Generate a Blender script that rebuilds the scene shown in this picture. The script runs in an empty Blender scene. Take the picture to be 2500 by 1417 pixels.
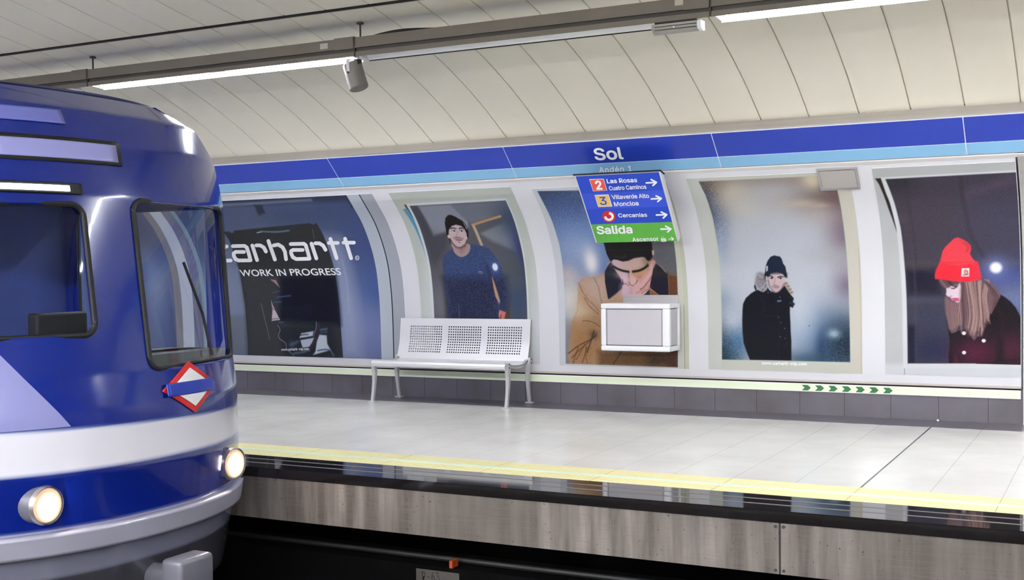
import bpy, bmesh, math, random
import numpy as np
from mathutils import Vector, Matrix

random.seed(4)
RNG = np.random.default_rng(7)
SC = bpy.context.scene
COL = SC.collection

# ------------------------------------------------------------------ camera, world, exposure
F_PX, YAW, PITCH, ROLL = 2892.9, 0.4763, -0.0317, -0.0119
CAM = np.array([1.4136, -10.7765, 1.357])
PY = 748.4
_f = np.array([-math.sin(YAW) * math.cos(PITCH), math.cos(YAW) * math.cos(PITCH), math.sin(PITCH)])
_r0 = np.array([math.cos(YAW), math.sin(YAW), 0.0])
_u0 = np.cross(_r0, _f)
_r = _r0 * math.cos(ROLL) + _u0 * math.sin(ROLL)
_u = -_r0 * math.sin(ROLL) + _u0 * math.cos(ROLL)
cd = bpy.data.cameras.new('camera')
cam = bpy.data.objects.new('camera', cd)
COL.objects.link(cam)
M = Matrix(((_r[0], _u[0], -_f[0], CAM[0]), (_r[1], _u[1], -_f[1], CAM[1]), (_r[2], _u[2], -_f[2], CAM[2]), (0, 0, 0, 1)))
cam.matrix_world = M
cd.sensor_fit = 'HORIZONTAL'
cd.sensor_width = 36.0
cd.lens = F_PX / 2500.0 * 36.0
cd.shift_y = (PY - 708.5) / 2500.0
cd.clip_start = 0.05
cd.clip_end = 200
SC.camera = cam

w = bpy.data.worlds.new('world')
SC.world = w
w.use_nodes = True
w.node_tree.nodes['Background'].inputs[0].default_value = (0.6, 0.65, 0.7, 1)
w.node_tree.nodes['Background'].inputs[1].default_value = 0.05
SC.view_settings.view_transform = 'Standard'
SC.view_settings.look = 'None'
SC.view_settings.gamma = 1.0
SC.view_settings.use_curve_mapping = False
SC.view_settings.exposure = 2.6
TUBE = 36.0          # fluorescent tube radiance

# ------------------------------------------------------------------ helpers
def lin(c):
    c = np.asarray(c, float) / 255.0
    return np.where(c <= 0.04045, c / 12.92, ((c + 0.055) / 1.055) ** 2.4)

def tag(o, label=None, cat=None, group=None, kind=None):
    if label: o['label'] = label
    if cat: o['category'] = cat
    if group: o['group'] = group
    if kind: o['kind'] = kind
    return o

def thing(name, loc=(0, 0, 0), label=None, cat=None, group=None, kind=None):
    o = bpy.data.objects.new(name, None)
    o.empty_display_size = 0.1
    COL.objects.link(o)
    o.location = loc
    return tag(o, label, cat, group, kind)

def put(name, me, mat, parent=None):
    """link a mesh whose coordinates are world coordinates; keep them when parented"""
    o = bpy.data.objects.new(name, me)
    COL.objects.link(o)
    if mat is not None:
        for m in (mat if isinstance(mat, (list, tuple)) else [mat]):
            me.materials.append(m)
    if parent is not None:
        o.parent = parent
        p = Vector((0, 0, 0)); q = parent
        while q is not None:
            p += q.location; q = q.parent
        o.location = -p
    return o

def mesh(name, vs, fs, mat, parent=None, smooth=False, mi=None):
    me = bpy.data.meshes.new(name)
    me.from_pydata([tuple(map(float, v)) for v in vs], [], fs)
    if smooth:
        me.polygons.foreach_set('use_smooth', [True] * len(me.polygons))
    if mi is not None:
        me.polygons.foreach_set('material_index', mi)
    me.update()
    return put(name, me, mat, parent)

class MB:
    def __init__(s): s.v = []; s.f = []; s.m = []
    def add(s, vs, fs, m=0):
        k = len(s.v); s.v += [tuple(v) for v in vs]; s.f += [tuple(i + k for i in f) for f in fs]; s.m += [m] * len(fs)
        return s
    def box(s, x0, x1, y0, y1, z0, z1, m=0):
        return s.add([(x0, y0, z0), (x1, y0, z0), (x1, y1, z0), (x0, y1, z0), (x0, y0, z1), (x1, y0, z1), (x1, y1, z1), (x0, y1, z1)],
                     [(0, 3, 2, 1), (4, 5, 6, 7), (0, 1, 5, 4), (1, 2, 6, 5), (2, 3, 7, 6), (3, 0, 4, 7)], m)
    def bbox(s, x0, x1, y0, y1, z0, z1, b=.004, m=0):
        """box with chamfered edges"""
        bm = bmesh.new(); bmesh.ops.create_cube(bm, size=1)
        bmesh.ops.scale(bm, vec=(x1 - x0, y1 - y0, z1 - z0), verts=bm.verts)
        bmesh.ops.bevel(bm, geom=bm.edges[:], offset=b, segments=3, affect='EDGES', profile=.5)
        c = ((x0 + x1) / 2, (y0 + y1) / 2, (z0 + z1) / 2)
        bm.verts.index_update()
        s.add([(v.co.x + c[0], v.co.y + c[1], v.co.z + c[2]) for v in bm.verts], [[v.index for v in f.verts] for f in bm.faces], m)
        bm.free(); return s
    def prism(s, prof, x0, x1, m=0):
        """closed (y,z) outline pushed along x"""
        n = len(prof)
        s.add([(x0, y, z) for y, z in prof] + [(x1, y, z) for y, z in prof],
              [(i, (i + 1) % n, (i + 1) % n + n, i + n) for i in range(n)] + [tuple(range(n))[::-1], tuple(range(n, 2 * n))], m)
        return s
    def tube(s, pts, r, n=10, m=0, cap=True):
        pts = [Vector(p) for p in pts]
        rs = r if isinstance(r, (list, tuple)) else [r] * len(pts)
        vs = []; up = Vector((0, 0, 1))
        for i, p in enumerate(pts):
            d = (pts[min(i + 1, len(pts) - 1)] - pts[max(i - 1, 0)]).normalized()
            a = d.cross(up)
            if a.length < .05: a = d.cross(Vector((0, 1, 0)))
            a.normalize(); b = d.cross(a).normalized()
            for k in range(n):
                t = 2 * math.pi * k / n
                vs.append(p + a * math.cos(t) * rs[i] + b * math.sin(t) * rs[i])
        fs = [(i * n + k, i * n + (k + 1) % n, (i + 1) * n + (k + 1) % n, (i + 1) * n + k) for i in range(len(pts) - 1) for k in range(n)]
        if cap: fs += [tuple(range(n))[::-1], tuple((len(pts) - 1) * n + k for k in range(n))]
        return s.add(vs, fs, m)
    def bar(s, pts, wx, wy, m=0):
        """rectangular bar along pts; wx along x, wy across in y"""
        vs = []
        for (x, y, z), a, b in zip(pts, wx if isinstance(wx, list) else [wx] * len(pts), wy if isinstance(wy, list) else [wy] * len(pts)):
            vs += [(x - a, y - b, z), (x + a, y - b, z), (x + a, y + b, z), (x - a, y + b, z)]
        fs = [(i * 4 + k, i * 4 + (k + 1) % 4, (i + 1) * 4 + (k + 1) % 4, (i + 1) * 4 + k) for i in range(len(pts) - 1) for k in range(4)]
        fs += [(3, 2, 1, 0), tuple((len(pts) - 1) * 4 + k for k in range(4))]
        return s.add(vs, fs, m)
    def build(s, name, mat, parent=None, smooth=False):
        o = mesh(name, s.v, s.f, mat, parent, smooth, s.m)
        bm = bmesh.new(); bm.from_mesh(o.data); bmesh.ops.recalc_face_normals(bm, faces=bm.faces); bm.to_mesh(o.data); bm.free()
        if smooth:
            try: o.data.set_sharp_from_angle(angle=math.radians(35))
            except Exception: pass
        return o

def sampled(pts, n=60):
    """smooth (catmull-rom) resample of an open polyline"""
    P = np.array(pts, float); P = np.vstack([2 * P[0] - P[1], P, 2 * P[-1] - P[-2]])
    out = []
    for i in range(1, len(P) - 2):
        for t in np.linspace(0, 1, max(2, n // (len(P) - 3)), endpoint=False):
            a, b, c, d = P[i - 1:i + 3]
            out.append(.5 * ((2 * b) + (c - a) * t + (2 * a - 5 * b + 4 * c - d) * t * t + (-a + 3 * b - 3 * c + d) * t ** 3))
    out.append(P[-2]); return np.array(out)

# ------------------------------------------------------------------ surveyed surfaces
WALL = sampled([(-.018, .26), (-.02, .30), (-.03, .42), (-.038, .8), (-.056, 1.07), (-.087, 1.28), (-.121, 1.42), (-.178, 1.565),
                (-.271, 1.735), (-.375, 1.88), (-.505, 2.013), (-.60, 2.105), (-.70, 2.20), (-.74, 2.24)], 70)
BAND = np.array([(-.740, 2.215), (-1.03, 2.49)])
SIGN = np.array([(-.52, 1.59), (-1.0, 2.19)])
CEIL = sampled([(-.96, 2.575), (-1.37, 2.79), (-1.74, 2.955), (-2.12, 3.10), (-2.42, 3.19), (-2.74, 3.28), (-2.97, 3.33), (-3.18, 3.372),
                (-3.58, 3.44), (-4.15, 3.55), (-5, 3.68), (-6.2, 3.80), (-7.55, 3.86)], 36)
YM = -7.55   # the station is symmetrical about this line

class Surf:
    def __init__(s, prof): s.p = np.asarray(prof)
    def y(s, z): return np.interp(z, s.p[:, 1], s.p[:, 0])
    def at(s, X, Z, off=0.0):
        X = np.asarray(X, float); Z = np.asarray(Z, float); e = .004
        z0 = np.clip(Z, s.p[0, 1] + e, s.p[-1, 1] - e)
        dy = (s.y(z0 + e) - s.y(z0 - e)) / (2 * e)
        n = 1 / np.sqrt(1 + dy * dy)
        return np.stack([X, s.y(Z) - off * n, Z + off * n * dy], -1)
    def px(s, x, y):
        """where the surveyed line of sight through photo point (x, y) meets the surface: (X, Z)"""
        d = _f + _r * (x - 1250) / F_PX - _u * (y - PY) / F_PX
        best = None
        for a, b in zip(s.p[:-1], s.p[1:]):
            n = np.array([-(b - a)[1], (b - a)[0]]); t = ((a - CAM[1:]) @ n) / (n @ d[1:])
            P = CAM + d * t; k = (P[1:] - a) @ (b - a) / ((b - a) @ (b - a))
            if -1e-6 <= k <= 1.000001: return np.array([P[0], P[2]])
            e = abs(k - .5)
            if best is None or e < best[0]: best = (e, P)
        return np.array([best[1][0], best[1][2]])
SW, SB, SS = Surf(WALL), Surf(BAND), Surf(SIGN)

# ------------------------------------------------------------------ materials
def mat(name, rgb=(200, 200, 200), rough=.5, metal=0.0, spec=.5, raw=None, coat=0.0):
    m = bpy.data.materials.new(name); m.use_nodes = True
    b = m.node_tree.nodes['Principled BSDF']
    c = raw if raw is not None else tuple(lin(rgb))
    b.inputs['Base Color'].default_value = (*c, 1); b.inputs['Roughness'].default_value = rough
    b.inputs['Metallic'].default_value = metal; b.inputs['Specular IOR Level'].default_value = spec
    b.inputs['Coat Weight'].default_value = coat
    m.diffuse_color = (*c, 1)
    return m

class NT:
    def __init__(s, m): s.t = m.node_tree; s.b = s.t.nodes['Principled BSDF']
    def n(s, ty, **kw):
        o = s.t.nodes.new(ty)
        for k, v in kw.items(): setattr(o, k, v)
        return o
    def l(s, a, b): s.t.links.new(a, b)
    def math(s, op, a, b=None, c=None):
        o = s.n('ShaderNodeMath', operation=op)
        for i, v in enumerate((a, b, c)):
            if v is None: continue
            if isinstance(v, (int, float)): o.inputs[i].default_value = v
            else: s.l(v, o.inputs[i])
        return o.outputs[0]
    def mix(s, fac, a, b):
        o = s.n('ShaderNodeMix', data_type='RGBA')
        for i, v in ((0, fac), (6, a), (7, b)):
            if isinstance(v, (int, float)): o.inputs[i].default_value = v
            elif isinstance(v, tuple): o.inputs[i].default_value = (*v, 1)
            else: s.l(v, o.inputs[i])
        return o.outputs[2]
    def xyz(s):
        c = s.n('ShaderNodeNewGeometry'); x = s.n('ShaderNodeSeparateXYZ'); s.l(c.outputs['Position'], x.inputs[0]); s.pos = c.outputs['Position']
        return x.outputs
    def seam(s, v, pitch, off, width):
        """1 on a joint line repeated every pitch"""
        a = s.math('ADD', v, -off + 1000 * pitch); m_ = s.math('MODULO', a, pitch)
        d = s.math('MINIMUM', m_, s.math('SUBTRACT', pitch, m_))
        return s.math('LESS_THAN', d, width / 2)
    def noise(s, scale, detail=3, sc=None, rough=.5):
        n = s.n('ShaderNodeTexNoise'); n.inputs['Scale'].default_value = scale; n.inputs['Detail'].default_value = detail; n.inputs['Roughness'].default_value = rough
        g = s.n('ShaderNodeNewGeometry')
        if sc:
            mp = s.n('ShaderNodeMapping'); mp.inputs['Scale'].default_value = sc; s.l(g.outputs['Position'], mp.inputs[0]); s.l(mp.outputs[0], n.inputs['Vector'])
        else: s.l(g.outputs['Position'], n.inputs['Vector'])
        return n.outputs['Fac']
    def ramp(s, f, a, b, c0=(0, 0, 0), c1=(1, 1, 1)):
        r = s.n('ShaderNodeValToRGB'); r.color_ramp.elements[0].position = a; r.color_ramp.elements[1].position = b
        r.color_ramp.elements[0].color = (*c0, 1); r.color_ramp.elements[1].color = (*c1, 1); s.l(f, r.inputs[0]); return r.outputs[0]
    def bump(s, h, strength=.3, dist=.01):
        b = s.n('ShaderNodeBump'); b.inputs['Strength'].default_value = strength; b.inputs['Distance'].default_value = dist
        s.l(h, b.inputs['Height']); s.l(b.outputs[0], s.b.inputs['Normal'])

def L(r, g, b): return tuple(float(v) for v in lin((r, g, b)))

def emis(name, rgb, strength):
    m = bpy.data.materials.new(name); m.use_nodes = True; t = m.node_tree
    t.nodes.remove(t.nodes['Principled BSDF']); e = t.nodes.new('ShaderNodeEmission')
    e.inputs[0].default_value = (*rgb, 1); e.inputs[1].default_value = strength
    t.links.new(e.outputs[0], t.nodes['Material Output'].inputs[0]); return m

# platform tiles
m_floor = mat('pale_floor_tiles', (226, 226, 222), .22); n = NT(m_floor); X, Y, Z = n.xyz()
fine = n.math('MAXIMUM', n.math('MULTIPLY', n.seam(X, .4, 0, .0045), .55), n.math('MULTIPLY', n.seam(Y, .4238, -.4785, .004), .33))
dk = n.math('LESS_THAN', n.math('ABSOLUTE', X), .0065)
c = n.mix(n.noise(1.3, 4), L(228, 227, 222), L(235, 234, 230))
c = n.mix(fine, c, L(150, 146, 140)); c = n.mix(dk, c, L(46, 38, 46))
n.l(c, n.b.inputs['Base Color']); n.l(n.ramp(n.noise(2.2, 3), .3, .7, (.17,) * 3, (.27,) * 3), n.b.inputs['Roughness'])
m_border = mat('dark_grey_stone_tiles', (104, 100, 108), .32); n = NT(m_border); X, Y, Z = n.xyz()
c = n.mix(n.noise(260, 2), L(92, 88, 97), L(118, 114, 122))
c = n.mix(n.noise(1.5, 3), c, L(96, 92, 100)); c = n.mix(n.math('MULTIPLY', n.seam(X, .4, 0, .005), .8), c, L(50, 46, 50))
n.l(c, n.b.inputs['Base Color'])
m_yellow = mat('yellow_tactile_paving', (244, 240, 190), .5); n = NT(m_yellow); X, Y, Z = n.xyz()
s1 = n.math('SINE', n.math('MULTIPLY', X, 2 * math.pi / .05)); s2 = n.math('SINE', n.math('MULTIPLY', Y, 2 * math.pi / .05))
h = n.math('MAXIMUM', n.math('MULTIPLY', s1, s2), 0.0)
edge = n.math('MULTIPLY', n.math('LESS_THAN', n.math('ABSOLUTE', n.math('SUBTRACT', h, .25)), .1), .25)
c = n.mix(n.noise(9, 4), L(236, 229, 166), L(242, 236, 182)); c = n.mix(edge, c, L(190, 180, 130))
c = n.mix(n.math('MULTIPLY', n.seam(X, .8, 0, .006), .7), c, L(140, 130, 100))
n.l(c, n.b.inputs['Base Color']); n.bump(h, .5, .006)
m_glow = mat('pale_green_luminous_strip', (226, 244, 222), .4)
m_granite = mat('polished_black_granite', (14, 13, 14), .05, spec=.6); n = NT(m_granite)
v = n.n('ShaderNodeTexVoronoi'); v.inputs['Scale'].default_value = 55; g = n.n('ShaderNodeNewGeometry'); n.l(g.outputs['Position'], v.inputs['Vector'])
sp = n.math('LESS_THAN', v.outputs['Distance'], .06)
n.l(n.mix(n.math('MULTIPLY', sp, .5), n.mix(n.noise(40, 4), L(16, 14, 15), L(30, 27, 28)), L(150, 145, 130)), n.b.inputs['Base Color'])
m_grip = mat('matte_grey_grip_strip', (112, 104, 104), .7)
m_conc = mat('stained_concrete', (150, 145, 140), .75); n = NT(m_conc); X, Y, Z = n.xyz()
c = n.mix(n.ramp(n.noise(.8, 5), .35, .65), L(98, 91, 86), L(146, 138, 132))
c = n.mix(n.ramp(n.noise(1.0, 5, sc=(9, 1, .7), rough=.6), .38, .66), L(86, 79, 74), c)
c = n.mix(n.ramp(n.noise(1, 2, sc=(5, 1, 150)), .45, .62, (0,) * 3, (.3,) * 3), c, L(110, 104, 100))
c = n.mix(n.ramp(n.noise(42, 2), .70, .76), c, L(40, 35, 32))
c = n.mix(n.math('MULTIPLY', n.math('LESS_THAN', n.math('ABSOLUTE', n.math('ADD', X, .272)), .006), .9), c, L(25, 22, 20))
n.l(c, n.b.inputs['Base Color']); n.bump(n.noise(60, 4), .25, .004)
m_dark = mat('near_black_concrete', (8, 8, 7), .95, spec=.05)  # near black: the shade of the platform recess is put into the colour
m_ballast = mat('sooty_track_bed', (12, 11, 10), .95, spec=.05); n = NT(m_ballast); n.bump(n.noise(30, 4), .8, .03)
m_wall = mat('white_wall_cladding', (238, 238, 244), .3); n = NT(m_wall); X, Y, Z = n.xyz()
n.l(n.mix(n.noise(.9, 3), L(206, 206, 212), L(214, 214, 218)), n.b.inputs['Base Color'])
m_topstrip = mat('pale_warm_cladding', (226, 224, 222), .4)
m_ceil = mat('ivory_metal_ceiling_slats', (214, 210, 200), .42); n = NT(m_ceil)
c = n.mix(n.noise(.7, 4), L(226, 220, 204), L(236, 231, 216)); c = n.mix(n.ramp(n.noise(2.2, 5), .68, .85, (0,) * 3, (.25,) * 3), c, L(140, 135, 128))
n.l(c, n.b.inputs['Base Color']); n.bump(n.noise(1.6, 2), .08, .05)
m_black = mat('matte_black', (12, 10, 10), .8)
m_lipwhite = mat('pale_edge_bead', (190, 180, 172), .5)
m_steel = mat('brushed_steel', (196, 192, 190), .34, metal=.85); n = NT(m_steel)
n.l(n.mix(n.noise(1, 3, sc=(.8, 30, 30)), L(176, 172, 170), L(208, 205, 203)), n.b.inputs['Base Color'])
m_alu = mat('satin_aluminium', (225, 225, 228), .38, metal=.25, spec=.6)
m_alu2 = mat('cast_aluminium', (198, 197, 198), .42, metal=.45)
m_tray = mat('grey_brown_metal_tray', (136, 128, 118), .45, metal=.2); n = NT(m_tray)
n.l(n.mix(n.noise(3, 4), L(92, 85, 76), L(112, 104, 94)), n.b.inputs['Base Color'])
m_traydark = mat('dark_metal_groove', (60, 55, 50), .6)
m_refl = mat('white_lamp_reflector', (236, 238, 240), .35)
m_bandblue = mat('deep_blue_enamel', (30, 56, 165), .3)
m_bandlight = mat('light_blue_enamel', (128, 178, 214), .3)
m_white = mat('white_lettering', (240, 241, 244), .35)
m_base = mat('dark_grey_skirting_tiles', (98, 94, 103), .5); n = NT(m_base); X, Y, Z = n.xyz()
c = n.mix(n.noise(230, 2), L(86, 82, 90), L(112, 107, 116)); c = n.mix(n.ramp(n.noise(1.6, 3), .4, .7), c, L(82, 77, 80))
c = n.mix(n.math('MULTIPLY', n.seam(X, .4, 0, .006), .85), c, L(40, 35, 36)); n.l(c, n.b.inputs['Base Color'])
m_strip = mat('luminous_evacuation_strip', (228, 238, 208), .4)
m_green = mat('green_arrow_print', (28, 110, 52), .4)
m_signblue = mat('sign_blue', (14, 62, 190), .35)
m_signblue2 = mat('sign_lighter_blue', (44, 76, 205), .35)
m_signgreen = mat('sign_green', (88, 174, 62), .35)
m_red = mat('line_square_red', (226, 84, 62), .35)
m_yel = mat('line_square_yellow', (228, 190, 104), .35)
m_circ = mat('roundel_red', (206, 32, 34), .35)
m_pale = mat('sign_casing', (214, 212, 216), .4)
m_boxw = mat('white_cabinet_frame', (232, 232, 236), .35)
m_boxg = mat('grey_cabinet_panel', (190, 187, 193), .4)
m_rubber = mat('black_rubber', (18, 18, 20), .6)
m_lampwarm = emis('headlamp_glow', (1.0, .86, .74), 30)
m_tubeglint = emis('tube_glint_glow', (.85, .88, 1.0), 3.0)  # emissive stand-in for fluorescent tubes mirrored in the train front
m_tube = emis('fluorescent_tube_glow', (.93, .95, 1.0), TUBE)
m_tube2 = emis('fluorescent_tube_glow_camera_side', (.95, .96, 1.0), TUBE * 4.0)

def glassy(name, rgb, a=.25, rough=.03):
    m = bpy.data.materials.new(name); m.use_nodes = True; t = m.node_tree
    t.nodes.remove(t.nodes['Principled BSDF'])
    ge = t.nodes.new('ShaderNodeNewGeometry'); ma = t.nodes.new('ShaderNodeMath'); ma.operation = 'MULTIPLY_ADD'
    ma.inputs[1].default_value = 1 / 1.5 - 1.5; ma.inputs[2].default_value = 1.5; t.links.new(ge.outputs['Backfacing'], ma.inputs[0])
    tr = t.nodes.new('ShaderNodeBsdfTransparent'); tr.inputs[0].default_value = (*rgb, 1)
    gl = t.nodes.new('ShaderNodeBsdfGlossy'); gl.inputs['Roughness'].default_value = rough
    fr = t.nodes.new('ShaderNodeFresnel'); t.links.new(ma.outputs[0], fr.inputs[0])
    mx = t.nodes.new('ShaderNodeMixShader'); t.links.new(fr.outputs[0], mx.inputs[0])
    t.links.new(tr.outputs[0], mx.inputs[1]); t.links.new(gl.outputs[0], mx.inputs[2])
    t.links.new(mx.outputs[0], t.nodes['Material Output'].inputs[0]); return m

def vmat(name, rough=.22, spec=.5, coat=0.0):
    m = mat(name, (200, 200, 200), rough, spec=spec, coat=coat); n = NT(m)
    a = n.n('ShaderNodeAttribute'); a.attribute_name = 'print'; n.l(a.outputs['Color'], n.b.inputs['Base Color']); return m
m_print = vmat('printed_poster', .3, spec=.10)

# ------------------------------------------------------------------ lettering and flat marks on extruded surfaces
def ribbon_pts(pts, wd, n=8):
    """filled outline pieces (quads and end discs) of a thick polyline, in photo points"""
    out = []
    P = [np.array(p, float) for p in pts]
    for a, b in zip(P[:-1], P[1:]):
        d = b - a; L_ = np.hypot(*d)
        if L_ < 1e-6: continue
        t = np.array([-d[1], d[0]]) / L_ * wd / 2
        out.append([a + t, b + t, b - t, a - t])
    for p in P:
        out.append([p + np.array([math.cos(k * 2 * math.pi / n), math.sin(k * 2 * math.pi / n)]) * wd / 2 for k in range(n)])
    return out

def conv(pts, ox=0, oy=0, s=1.0): return [(ox + x / s, oy + y / s) for x, y in pts]

def flat_mark(name, surf, polys, m, parent, off=.003, label=None):
    """polygons given as surveyed photo points, laid on the surface"""
    vs, fs = [], []
    for k, pl in enumerate(polys):
        XZ = np.array([surf.px(*p) for p in pl]); P = surf.at(XZ[:, 0], XZ[:, 1], off + .00002 * k)
        fs.append(tuple(range(len(vs), len(vs) + len(pl)))); vs += list(P)
    me = bpy.data.meshes.new(name); me.from_pydata([tuple(map(float, v)) for v in vs], [], fs)
    bm = bmesh.new(); bm.from_mesh(me); bmesh.ops.triangulate(bm, faces=bm.faces)
    for f in bm.faces:
        if f.normal.y > 0: f.normal_flip()
    bm.to_mesh(me); bm.free()
    o = put(name, me, m, parent)
    if label: o['label'] = label
    return o

_FONT = None
try:                                             # the sans face that ships inside Blender itself, if this build has it
    _FONT = bpy.data.fonts.load(bpy.utils.system_resource('DATAFILES', path='fonts') + '/Inter.woff2')
except Exception:
    _FONT = None
def glyphs(s, bold, spacing, plain=False):
    """outline of a text; strokes are thickened by laying shifted copies over each other"""
    c = bpy.data.curves.new('tmp', 'FONT'); c.body = s; c.size = 1; c.resolution_u = 4; c.space_character = spacing
    if _FONT and not plain: c.font = _FONT
    c.align_x = 'LEFT'
    o = bpy.data.objects.new('tmp', c); COL.objects.link(o)
    bpy.context.view_layer.update()
    me = bpy.data.meshes.new_from_object(o.evaluated_get(bpy.context.evaluated_depsgraph_get()))
    bpy.data.objects.remove(o); bpy.data.curves.remove(c)
    v = np.array([q.co[:2] for q in me.vertices]); f = [tuple(p.vertices) for p in me.polygons]
    bpy.data.meshes.remove(me)
    if bold:
        n_ = len(v); vv = [v]; ff = list(f)
        for k in range(8):
            a_ = k * math.pi / 4; vv.append(v + np.array([math.cos(a_), math.sin(a_)]) * bold); ff += [tuple(i + (k + 1) * n_ for i in q) for q in f]
        v = np.concatenate(vv); f = ff
    return v, f
CAPH = glyphs('H', 0, 1)[0][:, 1].max(); CAPP = glyphs('H', 0, 1, True)[0][:, 1].max()

def lettering(s, surf, Lp, Rp, Tp, m, parent, bold=.02, spacing=1.0, off=.004, name='lettering', plain=False):
    """text whose baseline runs from photo point Lp to Rp and whose capitals reach Tp above Lp"""
    v, f = glyphs(s, bold, spacing, plain)
    a, b, t = surf.px(*Lp), surf.px(*Rp), surf.px(*Tp)
    x0, x1 = v[:, 0].min(), v[:, 0].max()
    q = a + np.outer((v[:, 0] - x0) / (x1 - x0), b - a) + np.outer(v[:, 1] / (CAPP if plain else CAPH), t - a)
    n0 = len(v) // 9 if bold else len(v)
    o = mesh(name, surf.at(q[:, 0], q[:, 1], off + .00004 * (np.arange(len(v)) // n0)), f, m, parent)
    o['label'] = 'lettering reading ' + s
    return o

# ------------------------------------------------------------------ large structure
X0, X1, XE = -26.0, 12.0, .66
def sheet(name, prof, xs, m, kind='structure', parent=None, smooth=True, offs=None, flip=False):
    prof = np.array(prof); n = len(prof)
    vs = [(x, y, z) for x in xs for y, z in prof]
    fs = [(i * n + j, i * n + j + 1, (i + 1) * n + j + 1, (i + 1) * n + j) for i in range(len(xs) - 1) for j in range(n - 1)]
    if flip: fs = [f[::-1] for f in fs]
    o = mesh(name, vs, fs, m, parent, smooth)
    if kind: o['kind'] = kind
    return o
def mirror(prof): return [(2 * YM - y, z) for y, z in prof]

# wall with thickness behind its visible face
wp = [tuple(p) for p in WALL if p[1] >= .2999]
def solid_wall(name, x0, x1, mir=False):
    pr = wp + [(.12, 2.30), (.12, .30)]
    if mir: pr = mirror(pr)
    return tag(MB().prism(pr, x0, x1).build(name, m_wall, smooth=True), kind='structure')
solid_wall('wall_back', X0, XE); solid_wall('wall_back', 1.9, X1); solid_wall('wall_front', X0, X1, True)
tag(MB().prism([(-.69, 2.185), (-.728, 2.204), (-.734, 2.212), (-.66, 2.212)], X0, X1).build('trim_1', m_topstrip), kind='structure')
# platforms, tactile paving, granite edge, concrete face
for k, (sgn, nm) in enumerate(((0, 'near'), (1, 'far'))):
    g = (lambda y: y) if not sgn else (lambda y: 2 * YM - y)
    def slab(name, ya, yb, z0, z1, m, x0=X0, x1=X1):
        a, b = sorted((g(ya), g(yb))); return tag(MB().box(x0, x1, a, b, z0, z1).build(name, m), kind='structure')
    slab('floor', -.4785, -3.445, -.10, 0, m_floor)
    slab('trim_2', 0, -.4785, -.10, 0, m_border)
    slab('trim_3', -3.445, -3.886, -.10, .002, m_yellow)
    slab('trim_4', -3.645, -3.705, -.09, .0032, m_glow)
    slab('trim_5', -3.886, -4.318, -.066, .001, m_granite)
    slab('trim_6', -4.012, -4.030, -.05, .0022, m_grip); slab('trim_7', -4.152, -4.170, -.05, .0022, m_grip)
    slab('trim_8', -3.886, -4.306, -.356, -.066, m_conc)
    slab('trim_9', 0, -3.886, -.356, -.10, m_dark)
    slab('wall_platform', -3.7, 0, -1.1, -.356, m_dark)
    slab('baseboard_back' if not sgn else 'baseboard_front', .1, -.012, 0, .30, m_base, x1=X1)
    slab('trim_10', -.012, -.022, .285, .30, m_black, x1=XE)
    slab('trim_11', -.012, -.032, .30, .318, m_lipwhite, x1=XE)
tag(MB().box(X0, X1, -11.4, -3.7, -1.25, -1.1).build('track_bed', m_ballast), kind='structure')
# steel trim above the sign band, ceiling slats and the black joint profile
steel = [(-1.036, 2.492), (-1.042, 2.502), (-.985, 2.572), (-.94, 2.584), (-.94, 2.50)]
for pr in (steel, mirror(steel)): tag(MB().prism(pr, X0, X1).build('trim_12', m_steel), kind='structure')
half = [tuple(p) for p in CEIL]; full = half + mirror(half[:-1])[::-1]
fp = np.array(full); tg = np.gradient(fp, axis=0); nr = np.stack([-tg[:, 1], tg[:, 0]], -1); nr /= np.linalg.norm(nr, axis=1)[:, None]
nr *= np.where(nr[:, 1:2] < 0, -1, 1)
jx = np.arange(math.floor((X0 - .317) / .4) + 1, (X1 - .317) / .4) * .4 + .317
xs, of = [X0], [0]
for x in jx: xs += [x - .0055, x - .0045, x + .0045, x + .0055]; of += [0, .02, .02, 0]
xs.append(X1); of.append(0); nP = len(fp)
vs = [(x, *(fp[j] + nr[j] * o_)) for x, o_ in zip(xs, of) for j in range(nP)]
fs = [(i * nP + j, (i + 1) * nP + j, (i + 1) * nP + j + 1, i * nP + j + 1) for i in range(len(xs) - 1) for j in range(nP - 1)]
tag(mesh('ceiling', vs, fs, m_ceil, smooth=False), kind='structure')
roof = [(y, z + .12) for y, z in full]; k = len(roof)
tag(MB().prism(roof + [(y, z + .1) for y, z in roof][::-1], X0, X1).build('ceiling', m_dark), kind='structure')
for mr in (False, True):
    zc = 3.376
    pr = [(-3.183, zc - .012), (-3.213, zc - .006), (-3.213, zc + .02), (-3.183, zc + .02)]
    pr2 = [(-3.172, zc - .014), (-3.183, zc - .012), (-3.183, zc + .01), (-3.172, zc + .01)]
    tag(MB().prism(mirror(pr) if mr else pr, X0, X1).build('trim_13', m_black), kind='structure')
    tag(MB().prism(mirror(pr2) if mr else pr2, X0, X1).build('trim_14', m_lipwhite), kind='structure')
for nm, x in (('wall_left', X0 - .2), ('wall_right', X1)):
    tag(MB().box(x, x + .2, -15.3, .2, -1.25, 4.1).build(nm, m_dark if nm == 'wall_left' else m_wall), kind='structure')

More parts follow.
